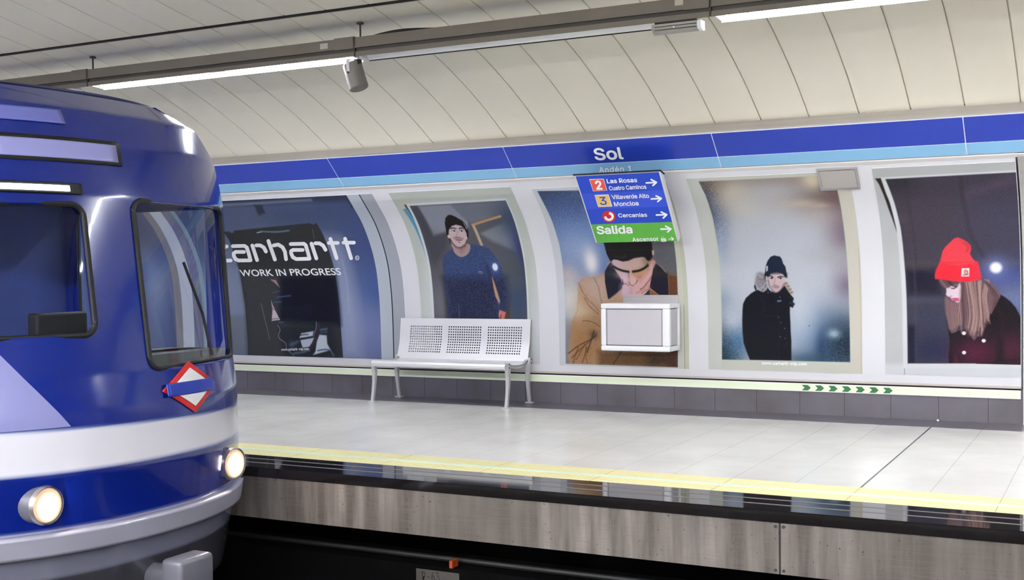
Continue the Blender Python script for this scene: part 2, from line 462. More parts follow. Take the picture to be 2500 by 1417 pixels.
# ------------------------------------------------------------------ station name band: one panel every two metres
seams = [-25.69 + 2 * i for i in range(0, 19)]
seams = [(-5.686 + 2 * (i - 10) if i < 10 else {10: -5.686, 11: -3.697, 12: -1.699, 13: .310}.get(i, .31 + 2 * (i - 13))) for i in range(1, 19)]
def band_panel(xa, xb, label):
    t = thing('station_band_panel', (xa, -.71, 2.23), label, 'sign', 'enamel panels of the blue band')
    e = .004
    def strip(z0, z1, off, nm, m, lb, e=.004):
        p = [SB.at([0], [z0], off)[0][1:], SB.at([0], [z1], off)[0][1:], SB.at([0], [z1], off - .012)[0][1:], SB.at([0], [z0], off - .012)[0][1:]]
        o = MB().prism(p, xa + e, xb - e).build(nm, m, t); o['label'] = lb; return o
    strip(2.303, 2.482, .0, 'upper_stripe', m_bandblue, 'deep blue stripe')
    strip(2.219, 2.298, .0, 'lower_stripe', m_bandlight, 'light blue stripe')
    strip(2.216, 2.49, -.003, 'backing', m_white, 'white edge lines', .0002)
    return t
lab = {9: 'blue band panel just right of the train, above the carhartt poster',
       10: 'plain blue band panel above the grey margin poster of the man in navy sweater',
       11: 'blue band panel with the white station name above the direction sign',
       12: 'plain blue band panel above the black parka poster, under the right lit lamp',
       13: 'plain blue band panel at the right edge above the red beanie poster'}
sol = None
for i in range(len(seams) - 1):
    k = i + 1
    xa, xb = seams[i], seams[i + 1]
    if xb > -11.9 and xa < 2.4:
        b = band_panel(xa, xb, lab.get(k, 'plain blue band panel in the row behind the train' if xb < -5 else 'blue band panel past the right edge of the view'))
        if k == 11: sol = b
cv = lambda L_: conv(L_, 800, 0, 2.7778)
a, b, c_ = cv([(1815, 1083), (2010, 1075), (1797, 1008)])
lettering('Sol', SB, a, b, c_, m_white, sol, bold=.022, name='name_lettering')
a, b, c_ = cv([(1843, 1170), (2065, 1160), (1838, 1134)])
lettering('Andén 1', SB, a, b, c_, m_white, sol, bold=.012, spacing=1.1, name='platform_lettering')

# ------------------------------------------------------------------ luminous strip with chevrons, wall plate, steel cladding
t = thing('evacuation_strip', (-2, -.02, .21), 'long pale green luminous strip along the foot of the wall, with green chevrons', 'strip')
MB().box(X0, .655, -.024, -.012, .212, .285).build('backing', m_white, t)
MB().box(X0, .645, -.026, -.024, .218, .277).build('luminous_face', m_strip, t)
for i in range(7):
    x = -1.178 + .1192 * i; z0, z1, zm = .221, .271, .246
    P = [(x, z1), (x + .055, z1), (x + .082, zm), (x + .055, z0), (x, z0), (x + .024, zm)]
    mesh('chevron', [(a, -.0275, b) for a, b in P], [(5, 0, 1, 2), (5, 2, 3, 4)], m_green, t)
t = thing('access_hatch', (-.73, -.5, 2.0), 'grey metal hatch plate on the wall top between the parka and beanie posters', 'panel')
def wall_plate(name, x0, x1, z0, z1, off, th, m, par, surf=SW, n=6):
    zz = np.linspace(z0, z1, n)
    out = [tuple(q[1:]) for q in surf.at(np.zeros(n), zz, off + th)]; inn = [tuple(q[1:]) for q in surf.at(np.zeros(n), zz, off)]
    return MB().prism(out + inn[::-1], x0, x1).build(name, m, par)
wall_plate('frame', -.892, -.560, 2.005, 2.172, .0056, .012, m_steel, t, n=2)
wall_plate('cover', -.870, -.578, 2.022, 2.160, .0145, .006, mat('dull_grey_plate', (176, 170, 166), .5, metal=.2), t, n=2)
wall_plate('gap', -.872, -.576, 2.019, 2.163, .0150, .0032, m_black, t, n=2)
t = thing('steel_cladding', (1.28, 0, 0), 'brushed steel cladding at the right end of the poster wall', 'cladding')
zz = [.0, .3, .42, .8, 1.07, 1.28, 1.42, 1.565, 1.735, 1.88, 2.013, 2.105, 2.19]
out = [(SW.y(max(z, .27)) + (0 if z > .2 else 0) - .012, z) for z in zz]
MB().prism(out + [(.1, 2.19), (.1, 0)], .675, 1.89).build('sheet', m_steel, t, True)
MB().prism([(-.69, 2.185), (-.718, 2.204), (-.715, 2.218), (-.66, 2.2)], .675, 1.89).build('top_gap', m_black, t)

# ------------------------------------------------------------------ direction sign
t = thing('direction_sign', (-2.58, -.75, 1.59), 'hanging blue and green direction sign with line numbers, destinations and arrows', 'sign')
A = SS.at([0, 0], [1.59, 2.19], 0)[:, 1:]; nrm = SS.at([0], [1.8], 1)[0][1:] - SS.at([0], [1.8], 0)[0][1:]
pr = [A[0], A[1], A[1] + np.array([.09, -.026]), A[0] + np.array([.05, .04])]
MB().prism([tuple(p + np.array([.002, .002])) for p in pr], -2.985, -2.168).build('casing', m_pale, t)
MB().prism([(A[1][0] - .006, A[1][1] + .001), (A[1][0] - .006, A[1][1] + .013), (A[1][0] + .10, A[1][1] - .012), (A[1][0] + .10, A[1][1] - .022)], -2.993, -2.160).build('top_rail', m_black, t)
s7 = lambda L_: conv(L_, 1300, 400, 5.5556)
def face(z0, z1, m, nm):
    P = SS.at([-2.972, -2.182, -2.182, -2.972], [z0, z0, z1, z1], .0015)
    return mesh(nm, P, [(0, 1, 2, 3)], m, t)
zr = [SS.px(*s7([p])[0])[1] for p in ((870, 1075), (795, 822), (715, 620), (635, 405), (565, 190))]
face(zr[0] + .003, zr[1], m_signgreen, 'exit_panel'); face(zr[1], zr[2], m_signblue, 'suburban_line_panel')
face(zr[2], zr[3], m_signblue2, 'middle_line_panel'); face(zr[3], 2.183, m_signblue, 'upper_line_panel')
def txt(s, l, r, tp, m=m_white, bold=.018, sp=1.0): a, b, c = s7([l, r, tp]); lettering(s, SS, a, b, c, m, t, bold, sp, .0032)
txt('Las Rosas', (1015, 262), (1425, 245), (1003, 207)); txt('Cuatro Caminos', (1045, 358), (1550, 335), (1032, 305))
txt('Villaverde Alto', (1085, 478), (1588, 458), (1068, 425)); txt('Moncloa', (1115, 575), (1445, 560), (1100, 518))
txt('Cercanías', (1170, 725), (1560, 715), (1158, 675)); txt('Salida', (880, 950), (1362, 938), (862, 850), bold=.026)
txt('Ascensor', (1360, 1052), (1715, 1040), (1350, 1002), bold=.02, sp=1.05)
flat_mark('number_square', SS, [s7([(770, 208), (967, 201), (1014, 362), (823, 373)])], m_white, t, .0022)
flat_mark('number_square', SS, [s7([(777, 215), (963, 208), (1007, 358), (827, 367)])], m_red, t, .003, 'red square')
txt('2', (868, 345), (955, 342), (842, 235), bold=.03)
flat_mark('number_square', SS, [s7([(842, 423), (1032, 415), (1084, 578), (892, 586)])], m_white, t, .0022)
flat_mark('number_square', SS, [s7([(849, 430), (1028, 423), (1077, 574), (897, 581)])], m_yel, t, .003, 'yellow square')
txt('3', (922, 556), (1015, 553), (900, 450), m=m_signblue, bold=.01)
ell = lambda cx, cy, rx, ry, n=28, sh=.25: [(cx + rx * math.cos(a) + sh * ry * math.sin(a) * 0.4, cy + ry * math.sin(a)) for a in np.linspace(0, 2 * math.pi, n, endpoint=False)]
flat_mark('roundel', SS, [s7(ell(1038, 714, 90, 80))], m_circ, t, .003, 'red roundel')
arc = [(1040 + 50 * math.cos(a), 714 + 44 * math.sin(a)) for a in np.linspace(math.radians(-75), math.radians(165), 14)]
flat_mark('roundel_hook', SS, [s7(p) for p in ribbon_pts(arc, 34, 14)], m_white, t, .004)
for sh, hd, wd in (([(1545, 257), (1680, 250)], [(1612, 212), (1683, 250), (1635, 292)], 22), ([(1612, 475), (1745, 468)], [(1678, 433), (1750, 468), (1700, 511)], 22),
                   ([(1682, 693), (1820, 688)], [(1747, 652), (1822, 689), (1775, 733)], 22), ([(1743, 885), (1880, 882)], [(1808, 844), (1880, 882), (1835, 923)], 22),
                   ([(1852, 1018), (1915, 1016)], [(1882, 994), (1917, 1016), (1892, 1037)], 10)):
    flat_mark('arrow', SS, [s7(p) for p in ribbon_pts(sh, wd) + ribbon_pts(hd, wd)], m_white, t, .0035)
flat_mark('lift_symbol', SS, [s7([(1742, 1012), (1808, 1008), (1818, 1052), (1752, 1056)])] + [s7(p) for p in ribbon_pts([(1752, 985), (1758, 1003)], 5) + ribbon_pts([(1782, 1003), (1776, 985)], 5)], m_white, t, .0035)
flat_mark('lift_symbol_lines', SS, [s7(p) for p in ribbon_pts([(1750, 1024), (1806, 1021)], 4, 4) + ribbon_pts([(1753, 1040), (1812, 1037)], 4, 4) + ribbon_pts([(1775, 1024), (1782, 1050)], 4, 4)], m_signgreen, t, .0045)

# ------------------------------------------------------------------ white cabinet with grey panels
t = thing('display_cabinet', (-2.65, -.2, .57), 'white framed box cabinet with grey panels in front of the tan coat poster', 'cabinet')
cx0, cx1, cy0, cz0, cz1 = -3.012, -2.318, -.36, .565, 1.018
b = MB(); fr = .052
for (xa, xb, za, zb) in ((cx0, cx1, cz1 - fr, cz1), (cx0, cx1, cz0, cz0 + fr), (cx0 + .0006, cx0 + fr, cz0 + fr - .002, cz1 - fr + .002), (cx1 - .078, cx1 - .0006, cz0 + fr - .002, cz1 - fr + .002)):
    b.bbox(xa, xb, cy0, cy0 + .05, za, zb, .014)
b.bbox(cx0 + .001, cx1 - .0012, cy0 + .045, -.058, cz1 - .05, cz1 - .0012, .01); b.bbox(cx0 + .001, cx1 - .0012, cy0 + .045, -.058, cz0 + .0012, cz0 + .05, .01)
b.bbox(cx1 - .05, cx1 - .0004, -.105, -.056, cz0 + .045, cz1 - .045, .010); b.bbox(cx0 + .0004, cx0 + .05, -.105, -.056, cz0 + .045, cz1 - .045, .010)
b.build('frame', m_boxw, t, True)
MB().box(cx0 + .045, cx1 - .034, cy0 + .022, -.062, cz0 + .026, cz1 - .026).build('body', m_rubber, t)
MB().bbox(cx0 + fr + .006, cx1 - .084, cy0 + .014, cy0 + .03, cz0 + fr + .006, cz1 - fr - .006, .003).build('front_panel', m_boxg, t)
MB().bbox(cx1 - .035, cx1 - .012, cy0 + .065, -.112, cz0 + .056, cz1 - .056, .003).build('side_panel', m_boxg, t)
b = MB().bbox(-2.90, -2.335, -.068, -.062, 1.0, 1.09, .002); b.build('mounting_plate', m_steel, t)

# ------------------------------------------------------------------ perforated bench
t = thing('perforated_bench', (-4.675, -.38, 0), 'silver perforated metal bench for three against the poster wall', 'bench')
BX0, BX1 = -5.45, -3.9
def perforated(prof, x0, x1, gx, rows, hole, pitch):
    """sheet following a (y,z) profile by arc length; square holes at gx columns x rows"""
    P = np.array(prof); L_ = np.r_[0, np.cumsum(np.hypot(*np.diff(P, axis=0).T))]
    def at(s): return np.interp(s, L_, P[:, 0]), np.interp(s, L_, P[:, 1])
    sc = sorted(set(np.round(np.r_[np.linspace(0, L_[-1], 26), [v for r in rows for v in (r - hole / 2, r + hole / 2)]], 5)))
    hs = [(r - hole / 2, r + hole / 2) for r in rows]
    sc = [s for s in sc if not any(a + 2e-5 < s < b - 2e-5 for a, b in hs)]
    hx = [(g - hole / 2, g + hole / 2) for g in gx]
    xc = sorted(set([round(x0, 5), round(x1, 5)] + [round(v, 5) for h in hx for v in h]))
    key = lambda v: int(round(float(v) * 20000))
    H = {key(a) for a, b in hx}; V = {key(a) for a, b in hs}
    vs = []; idx = {}
    for i, s in enumerate(sc):
        y, z = at(s)
        for j, x in enumerate(xc): idx[i, j] = len(vs); vs.append((x, y, z))
    fs = [(idx[i, j], idx[i, j + 1], idx[i + 1, j + 1], idx[i + 1, j]) for i in range(len(sc) - 1) for j in range(len(xc) - 1)
          if not (key(xc[j]) in H and key(sc[i]) in V)]
    return vs, fs
gx = [c + (k - 7) * .0267 for c in (-5.126, -4.659, -4.19) for k in range(15)]
bp = sampled([(-.16, .415), (-.145, .455), (-.10, .60), (-.085, .70), (-.072, .80), (-.066, .845)], 40)
lb = np.hypot(*np.diff(bp, axis=0).T).sum()
def sheetmesh(name, prof, rows, par, hole=.0145):
    vs, fs = perforated(prof, BX0, BX1, gx, rows, hole, .0267)
    o = mesh(name, vs, fs, m_alu, par, False)
    so = o.modifiers.new('solid', 'SOLIDIFY'); so.thickness = .003; so.offset = 0
    return o
sheetmesh('backrest', bp, [lb - .088 - .0268 * k for k in range(11)], t)
sp_ = sampled([(-.625, .372), (-.645, .395), (-.64, .425), (-.61, .438), (-.56, .430), (-.45, .408), (-.33, .402), (-.22, .412), (-.165, .425)], 50)
sheetmesh('seat', sp_, [.165 + .0268 * k for k in range(12)], t, .0135)
for x in (BX0 + .01, BX1 - .01):
    b = MB(); arm = sampled([(-.60, .432), (-.52, .405), (-.40, .385), (-.27, .392), (-.17, .425), (-.125, .452)], 20)
    b.bar([(x, y, z) for y, z in arm], .016, .012); b.prism([(y, z + .010) for y, z in arm] + [(y, z - .014) for y, z in arm[::-1]], x - .016, x + .016)
    b.build('side_support', m_alu2, t)
    for nm, pts, wy in (('leg', [(-.605, .437), (-.595, .40), (-.580, .30), (-.588, .20), (-.606, .10), (-.622, .015)], [.024, .026, .022, .017, .015, .015]),
                        ('leg', [(-.12, .462), (-.135, .41), (-.158, .30), (-.152, .20), (-.135, .10), (-.118, .015)], [.022, .026, .020, .016, .014, .014])):
        dx = .0
        b = MB().bar([(x + (.012 if x > -4.5 else -.012), y, z) for y, z in pts], [.02, .02, .018, .016, .015, .015], wy)
        o = b.build(nm, m_alu2, t)
        y = pts[-1][0]; xx = x + (.012 if x > -4.5 else -.012)
        MB().bbox(xx - .04, xx + .04, y - .032, y + .032, 0, .014, .004).build('foot_plate', m_alu2, o)
        for z in (.43, .395) if y < -.4 else (.445, .405):
            yy = pts[0][0] + .012; MB().tube([(xx + .018, yy, z), (xx + .024, yy, z)], .007, 8).build('bolt', m_rubber, o)
for y in (-.56, -.20):
    MB().tube([(BX0 + .02, y, .385), (BX1 - .02, y, .385)], .014, 8).build('cross_rail', m_alu2, t, True)

# ------------------------------------------------------------------ lighting trunking, 2.91 m modules
YC = -2.90
def module(x0, x1, lit, label, mir=False, group=None):
    t = thing('lamp_trunking', (x0, YC if not mir else 2 * YM - YC, 3.04), label, 'ceiling light', group or 'lamp trunking over the poster platform')
    mm = mirror if mir else (lambda p: p)
    e = .006
    tray = [(-2.965, 3.118), (-2.965, 3.20), (-2.958, 3.20), (-2.958, 3.124), (-2.842, 3.124), (-2.842, 3.20), (-2.835, 3.20), (-2.835, 3.118)]
    MB().prism(mm(tray), x0 + e, x1 - e).prism(mm([(-2.972, 3.116), (-2.972, 3.126), (-2.955, 3.126), (-2.955, 3.116)]), x0 + e, x1 - e).build('cable_tray', m_tray, t)
    MB().prism(mm([(-2.948, 3.086), (-2.948, 3.118), (-2.852, 3.118), (-2.852, 3.086)]), x0 + .001, x1 - .001).build('groove', m_traydark, t)
    MB().prism(mm([(-2.965, 3.05), (-2.965, 3.087), (-2.84, 3.10), (-2.835, 3.10), (-2.845, 3.088), (-2.94, 3.08), (-2.955, 3.05)]), x0 + e, x1 - e).build('housing', m_tray, t)
    xr1 = x1 - .22 if not lit else x1 - .03
    r = MB().prism(mm([(-2.94, 3.079), (-2.86, 3.088), (-2.797, 3.046), (-2.80, 3.043), (-2.862, 3.082), (-2.94, 3.074)]), x0 + .03, xr1)
    r.build('reflector', m_refl, t)
    MB().prism(mm([(-2.797, 3.046), (-2.790, 3.046), (-2.790, 3.036), (-2.800, 3.036), (-2.800, 3.043)]), x0 + .03, xr1).build('reflector_edge', m_black if not lit else m_refl, t)
    yt = mm([(-2.885, 3.055)])[0]
    L_ = (x1 - x0) / 2
    for k in range(2):
        a = x0 + k * L_ + .09; b = x0 + (k + 1) * L_ - .07
        if lit:
            tb = MB().tube([(a, yt[0], yt[1]), (b, yt[0], yt[1])], .013, 12).build('fluorescent_tube', m_tube2 if mir else m_tube, t, True)
            for xx in (a - .012, b + .012):
                MB().tube([(xx - .012, yt[0], yt[1]), (xx + .012, yt[0], yt[1])], .014, 12).build('tube_cap', m_refl, tb, True)
    xs_ = [x0 + .03 + (xr1 - x0 - .03) * f for f in ((0, .5, 1) if lit else (0, 1))]
    for xx in xs_:
        MB().prism(mm([(-2.94, 3.078), (-2.862, 3.082), (-2.80, 3.043), (-2.93, 3.052)]), xx - .004, xx + .004).build('end_plate', m_refl if lit else m_pale, t)
    yr = mm([(-2.92, 0)])[0][0]
    MB().tube([(x0 + .03, yr, 3.10), (x0 + .03, yr, 3.325)], .0075, 8).tube([(x0 + .03, yr, 3.308), (x0 + .03, yr, 3.322)], .028, 12).build('hanger_rod', m_traydark, t)
    MB().prism(mm([(-2.970, 3.05), (-2.970, 3.205), (-2.830, 3.205), (-2.830, 3.10), (-2.96, 3.05)]), x0 + .0005, x0 + .0075).build('joint_seam', m_traydark, t)
    MB().prism(mm([(-2.9685, 3.112), (-2.9685, 3.207), (-2.955, 3.207), (-2.955, 3.112)]), x1 - .19, x1 - .008).build('coupling_sleeve', m_tray, t)
    return t
mods = [-6.905, -3.992, -1.08]
module(-6.905, -3.992, True, 'lit lamp trunking above the carhartt poster, left of the loudspeaker')
mid = module(-3.992, -1.08, False, 'unlit lamp trunking in the middle, between loudspeaker and the right lamp')
module(-1.08, 1.83, True, 'lit lamp trunking at the top right, right of the emergency light')
module(1.83, 4.74, True, 'lit lamp trunking past the right edge of the view')
module(4.74, 7.65, False, 'unlit lamp trunking furthest to the right, past the edge of the view')
module(-9.815, -6.905, False, 'unlit lamp trunking at the far left, above the train roof')
module(-12.73, -9.815, True, 'lit lamp trunking beyond the left edge of the view')
for i in range(2): module(-18.55 + i * 2.91, -15.64 + i * 2.91, True, 'lit lamp trunking far left behind the train', group='lamp trunking behind the train')
for i in range(8): module(-16.2 + i * 2.91, -13.29 + i * 2.91, True, 'lit lamp trunking over the camera side platform', True, group='lamp trunking over the camera side platform')
# small printed stickers on the trunking (blank: unreadable)
for x, z0, z1 in ((-4.32, 3.135, 3.18), (-1.33, 3.15, 3.195)):
    pt = mid if x > -4 else None
    o = MB().box(x, x + .075, -2.9675, -2.966, z0, z1).build('sticker', mat('faded_sticker', (176, 168, 156), .6), mid if pt else None)
    if not pt: tag(o, 'small faded sticker on the trunking left of the loudspeaker', 'sticker')
# cable hump on the tray
tag(MB().tube(sampled([(-3.93, -2.9, 3.19), (-3.75, -2.91, 3.214), (-3.55, -2.91, 3.222), (-3.3, -2.9, 3.205), (-3.1, -2.9, 3.19)], 24), .012, 8).build('cable', m_rubber, None, True),
    'black cable humping over the tray right of the loudspeaker hanger', 'cable')

# ------------------------------------------------------------------ cylinder loudspeaker, emergency light
t = thing('cylinder_loudspeaker', (-4.03, -2.88, 3.04), 'grey cylindrical loudspeaker hanging tilted under the trunking joint', 'loudspeaker')
a = Vector((-4.062, -2.90, 3.005)); b_ = Vector((-3.995, -2.90, 2.806)); ax = (b_ - a).normalized()
m_spk = mat('grey_speaker_paint', (128, 124, 120), .4, metal=.3)
MB().tube([a - ax * .004, a, a + ax * .006, b_ - ax * .004, b_], [.060, .072, .078, .078, .074], 36).build('body', m_spk, t, True)
MB().tube([b_ - ax * .002, b_ + ax * .003], [.069, .068], 36).build('grille', mat('speaker_grille', (120, 114, 112), .7), t)
MB().tube([a - ax * .006, a - ax * .002], [.05, .06], 30).build('rear_cap', m_traydark, t)
br = MB()
for s_ in (-1, 1):
    p = [Vector((-4.045, -2.90 + s_ * .079, 3.028)), Vector((-4.045, -2.90 + s_ * .081, 3.00)), Vector((-4.038, -2.90 + s_ * .081, 2.915))]
    br.bar(p, .014, .002)
br.box(-4.06, -4.03, -2.98, -2.82, 3.026, 3.033); br.build('yoke', m_alu2, t)
MB().tube([(-4.038, -2.984, 2.925), (-4.038, -2.991, 2.925)], .010, 10).build('pivot_bolt', m_traydark, t)
MB().box(-4.02, -3.98, -2.93, -2.88, 2.99, 3.035).build('cable_gland', m_rubber, t)
t = thing('emergency_light', (-1.32, -2.95, 3.0), 'small translucent emergency light fixed under the trunking beside the right lamp', 'emergency light')
b = MB()
P = [(-2.985, 3.032), (-2.99, 2.998), (-2.975, 2.978), (-2.93, 2.968), (-2.90, 2.975), (-2.90, 3.035)]
b.prism(P, -1.478, -1.165); b.build('diffuser', mat('clear_ribbed_diffuser', (164, 160, 154), .18, spec=.7), t)
MB().prism([(-2.988, 3.034), (-2.988, 3.046), (-2.89, 3.046), (-2.89, 3.034)], -1.47, -1.175).build('base', m_rubber, t)
MB().prism([(y * 1.0, z) for y, z in P], -1.166, -1.138).build('end_cap', m_white, t)
MB().prism([(y * 1.0, z) for y, z in P], -1.492, -1.477).build('end_cap', mat('grey_end_cap', (150, 146, 140), .4), t)
for z in (3.012, 2.99): MB().box(-1.47, -1.17, -2.993, -2.988, z - .0025, z + .0025).build('rib', m_traydark, t)
MB().tube([(-1.33, -2.994, 3.002), (-1.33, -2.988, 3.002)], .006, 8).build('indicator', m_white, t)

# ------------------------------------------------------------------ track side
for y in (-4.86, -6.31, -8.79, -10.24):
    o = MB().prism([(y - .06, -1.1), (y + .06, -1.1), (y + .06, -1.09), (y + .01, -1.075), (y + .01, -1.0), (y + .033, -.99), (y + .033, -.96), (y - .033, -.96), (y - .033, -.99), (y - .01, -1.0), (y - .01, -1.075), (y - .06, -1.09)], X0, X1).build('rail', m_steel)
    tag(o, {-4.86: 'running rail closest to the poster platform', -6.31: 'running rail under the near side of the train', -8.79: 'inner rail of the empty camera side track', -10.24: 'rail closest to the camera'}[y], 'rail', 'running rails')
tag(MB().box(X0, X1, -4.12, -3.75, -1.1, -.60).build('cable_ledge', mat('near_black_ledge', (8, 8, 8), .95, spec=.05)), 'dark concrete cable ledge under the platform edge', 'ledge')  # base colour blackened to carry the shade under the platform edge
SP = Surf([(-4.12, -.95), (-4.12, -.56)])
t = thing('marker_plate', (-2.6, -4.125, -.78), 'small grey plate marked P-63 on the dark ledge under the platform', 'plate')
MB().bbox(-2.76, -2.43, -4.126, -4.12, -.80, -.628, .002).build('plate', mat('grimy_plate', (74, 70, 67), .9), t)
lettering('P-63', SP, (1034, 1417), (1076, 1420), (1030, 1395), m_rubber, t, bold=0, off=.008)
tag(MB().bbox(-2.502, -2.478, -4.13, -4.05, -.60, -.55, .003).build('marker_peg', mat('orange_paint', (170, 70, 30), .6)), 'small orange peg on the ledge beside the P-63 plate', 'peg')
tag(MB().tube([(X0, -4.0, -.575), (X1, -4.0, -.575)], .02, 8).build('cable', m_rubber, None, True), 'black cable lying along the ledge under the platform edge', 'cable')
for xx in (-.295, -.25):
    for z in (-.09, -.335):
        tag(MB().tube([(xx, -4.3065, z), (xx, -4.312, z)], .009, 10).build('bolt', m_traydark), ('upper' if z > -.2 else 'lower') + ' bolt ' + ('left' if xx < -.27 else 'right') + ' of the vertical seam in the concrete edge', 'bolt', 'bolts at the concrete seam')
tag(MB().bbox(-.012, .008, -.05, -.028, 0, .012, .003).build('paper_scrap', m_white), 'tiny white scrap at the skirting where the dark floor joint starts', 'litter')

# ------------------------------------------------------------------ printed posters
class Print:
    """a print laid on the curved wall between X0..X1, Z0..Z1; shapes are surveyed outlines carried onto the wall"""
    def __init__(s, x0, x1, z0, z1, base, step=.0045):
        s.b = (x0, x1, z0, z1)
        s.nx = int((x1 - x0) / step) + 2; s.nz = int((z1 - z0) / (step * .92)) + 2
        s.U, s.V = np.meshgrid(np.linspace(x0, x1, s.nx), np.linspace(z0, z1, s.nz), indexing='xy')
        s.c = np.empty(s.U.shape + (3,)); s.c[:] = np.array(base, float)
        s.o = (0, 0, 1.0)
    def fr(s, ox, oy, sc): s.o = (ox, oy, sc); return s
    def w(s, pts): return np.array([SW.px(s.o[0] + x / s.o[2], s.o[1] + y / s.o[2]) for x, y in pts])
    def blend(s, a, col, sl=None):
        a = a[..., None]; tgt = s.c if sl is None else s.c[sl]
        tgt[...] = tgt * (1 - a) + np.array(col, float) * a
    def area(s, P, col):
        d, sl = s._sdf(np.array(P, float), .004); s.blend(np.clip(d / .004 * .5 + .5, 0, 1), col, sl)
        s.keep = s.c.copy(); s.mask = np.zeros(s.U.shape); s.mask[sl] = np.clip(d / .004 * .5 + .5, 0, 1); s.base = None
        return s.mask > .5
    def _sdf(s, P, soft, closed=True):
        m = soft * 3 + .012
        i0 = max(0, int((P[:, 0].min() - m - s.b[0]) / (s.b[1] - s.b[0]) * (s.nx - 1))); i1 = min(s.nx, int((P[:, 0].max() + m - s.b[0]) / (s.b[1] - s.b[0]) * (s.nx - 1)) + 2)
        j0 = max(0, int((P[:, 1].min() - m - s.b[2]) / (s.b[3] - s.b[2]) * (s.nz - 1))); j1 = min(s.nz, int((P[:, 1].max() + m - s.b[2]) / (s.b[3] - s.b[2]) * (s.nz - 1)) + 2)
        if i1 <= i0 or j1 <= j0: return None, None
        sl = (slice(j0, j1), slice(i0, i1)); U, V = s.U[sl], s.V[sl]
        d2 = np.full(U.shape, 1e9); ins = np.zeros(U.shape, bool); n = len(P)
        for k in range(n if closed else n - 1):
            a, b = P[k], P[(k + 1) % n]; e = b - a; L2 = e @ e + 1e-12
            t = np.clip(((U - a[0]) * e[0] + (V - a[1]) * e[1]) / L2, 0, 1)
            d2 = np.minimum(d2, (U - a[0] - t * e[0]) ** 2 + (V - a[1] - t * e[1]) ** 2)
            if closed:
                cnd = (a[1] > V) != (b[1] > V)
                if abs(b[1] - a[1]) > 1e-12: ins ^= cnd & (U < (b[0] - a[0]) * (V - a[1]) / (b[1] - a[1]) + a[0])
        d = np.sqrt(d2)
        return (np.where(ins, d, -d) if closed else d), sl
    def poly(s, pts, col, soft=1.0, a=1.0, smooth=False):
        P = s.w(pts)
        if smooth:
            Q = np.vstack([P[-1], P, P[0], P[1]]); R_ = []
            for i in range(1, len(Q) - 2):
                p0, p1, p2, p3 = Q[i - 1:i + 3]
                for t in (0, .25, .5, .75): R_.append(.5 * ((2 * p1) + (p2 - p0) * t + (2 * p0 - 5 * p1 + 4 * p2 - p3) * t * t + (-p0 + 3 * p1 - 3 * p2 + p3) * t ** 3))
            P = np.array(R_)
        sf = soft * .0042; d, sl = s._sdf(P, sf)
        if d is not None: s.blend(a * np.clip(d / sf * .5 + .5, 0, 1), col, sl)
        return s
    def line(s, pts, wd, col, soft=1.0, a=1.0):
        P = s.w(pts)
        if len(P) > 2: P = sampled(P, 6 * len(P))
        sf = soft * .0042; hw = wd / s.o[2] * .0042 / 2; d, sl = s._sdf(P, sf + hw, False)
        if d is not None: s.blend(a * np.clip((hw - d) / sf * .5 + .5, 0, 1), col, sl)
        return s
    def blob(s, c, rx, ry, col, a=1.0, p=2.0):
        q = s.w([c])[0]; rx, ry = rx / s.o[2] * .0048, ry / s.o[2] * .0042
        r2 = ((s.U - q[0]) / rx) ** 2 + ((s.V - q[1]) / ry) ** 2
        s.blend(a * np.exp(-r2 ** (p / 2)), col); return s
    def dot(s, c, rx, ry, col, a=1.0, soft=.35):
        q = s.w([c])[0]; rx, ry = rx / s.o[2] * .0048, ry / s.o[2] * .0042
        r = np.sqrt(((s.U - q[0]) / rx) ** 2 + ((s.V - q[1]) / ry) ** 2)
        s.blend(a * np.clip((1 - r) / soft + .5, 0, 1), col); return s
    def clip(s, outer):
        s.c = s.c * s.mask[..., None] + outer * (1 - s.mask[..., None]); return s
    def grain(s, amt, mask=None, dark=False):
        g = RNG.normal(0, amt, s.U.shape)
        if dark: g = -np.abs(g) * 1.6
        if mask is not None: g = g * mask
        s.c += g[..., None]; return s
    def build(s, name, label, off=.004):
        x0, x1, z0, z1 = s.b
        t = thing(name, ((x0 + x1) / 2, -.03, z0), label, 'poster', 'advertising posters on the curved wall')
        P = SW.at(s.U.ravel(), s.V.ravel(), off)
        nx, nz = s.nx, s.nz
        i = np.arange(nx - 1)[None, :] + (np.arange(nz - 1) * nx)[:, None]
        q = np.stack([i, i + 1, i + nx + 1, i + nx], -1).reshape(-1, 4)
        me = bpy.data.meshes.new('print'); me.vertices.add(len(P)); me.vertices.foreach_set('co', P.astype(np.float32).ravel())
        me.loops.add(q.size); me.loops.foreach_set('vertex_index', q.astype(np.int32).ravel())
        me.polygons.add(len(q)); me.polygons.foreach_set('loop_start', np.arange(0, q.size, 4, dtype=np.int32)); me.polygons.foreach_set('use_smooth', np.ones(len(q), bool))
        at = me.color_attributes.new('print', 'FLOAT_COLOR', 'POINT')
        c = lin(np.clip(s.c, 0, 255)).reshape(-1, 3) * .68
        at.data.foreach_set('color', np.concatenate([c, np.ones((len(c), 1))], 1).astype(np.float32).ravel())
        me.update(calc_edges=True)
        put('print', me, m_print, t)
        zz = np.linspace(z0, z1, 90); o_ = [tuple(v[1:]) for v in SW.at(zz * 0, zz, off - .0016)]; i_ = [tuple(v[1:]) for v in SW.at(zz * 0, zz, .0003)]
        MB().prism(o_ + i_[::-1], x0, x1).build('backing_sheet', m_white, t)
        return t

def logo(surf, strokes, wd, m, par, name, ox, oy, sc, off=.0055):
    P = []
    for st in strokes: P += ribbon_pts(st, wd, 12)
    return flat_mark(name, surf, [conv(p, ox, oy, sc) for p in P], m, par, off)

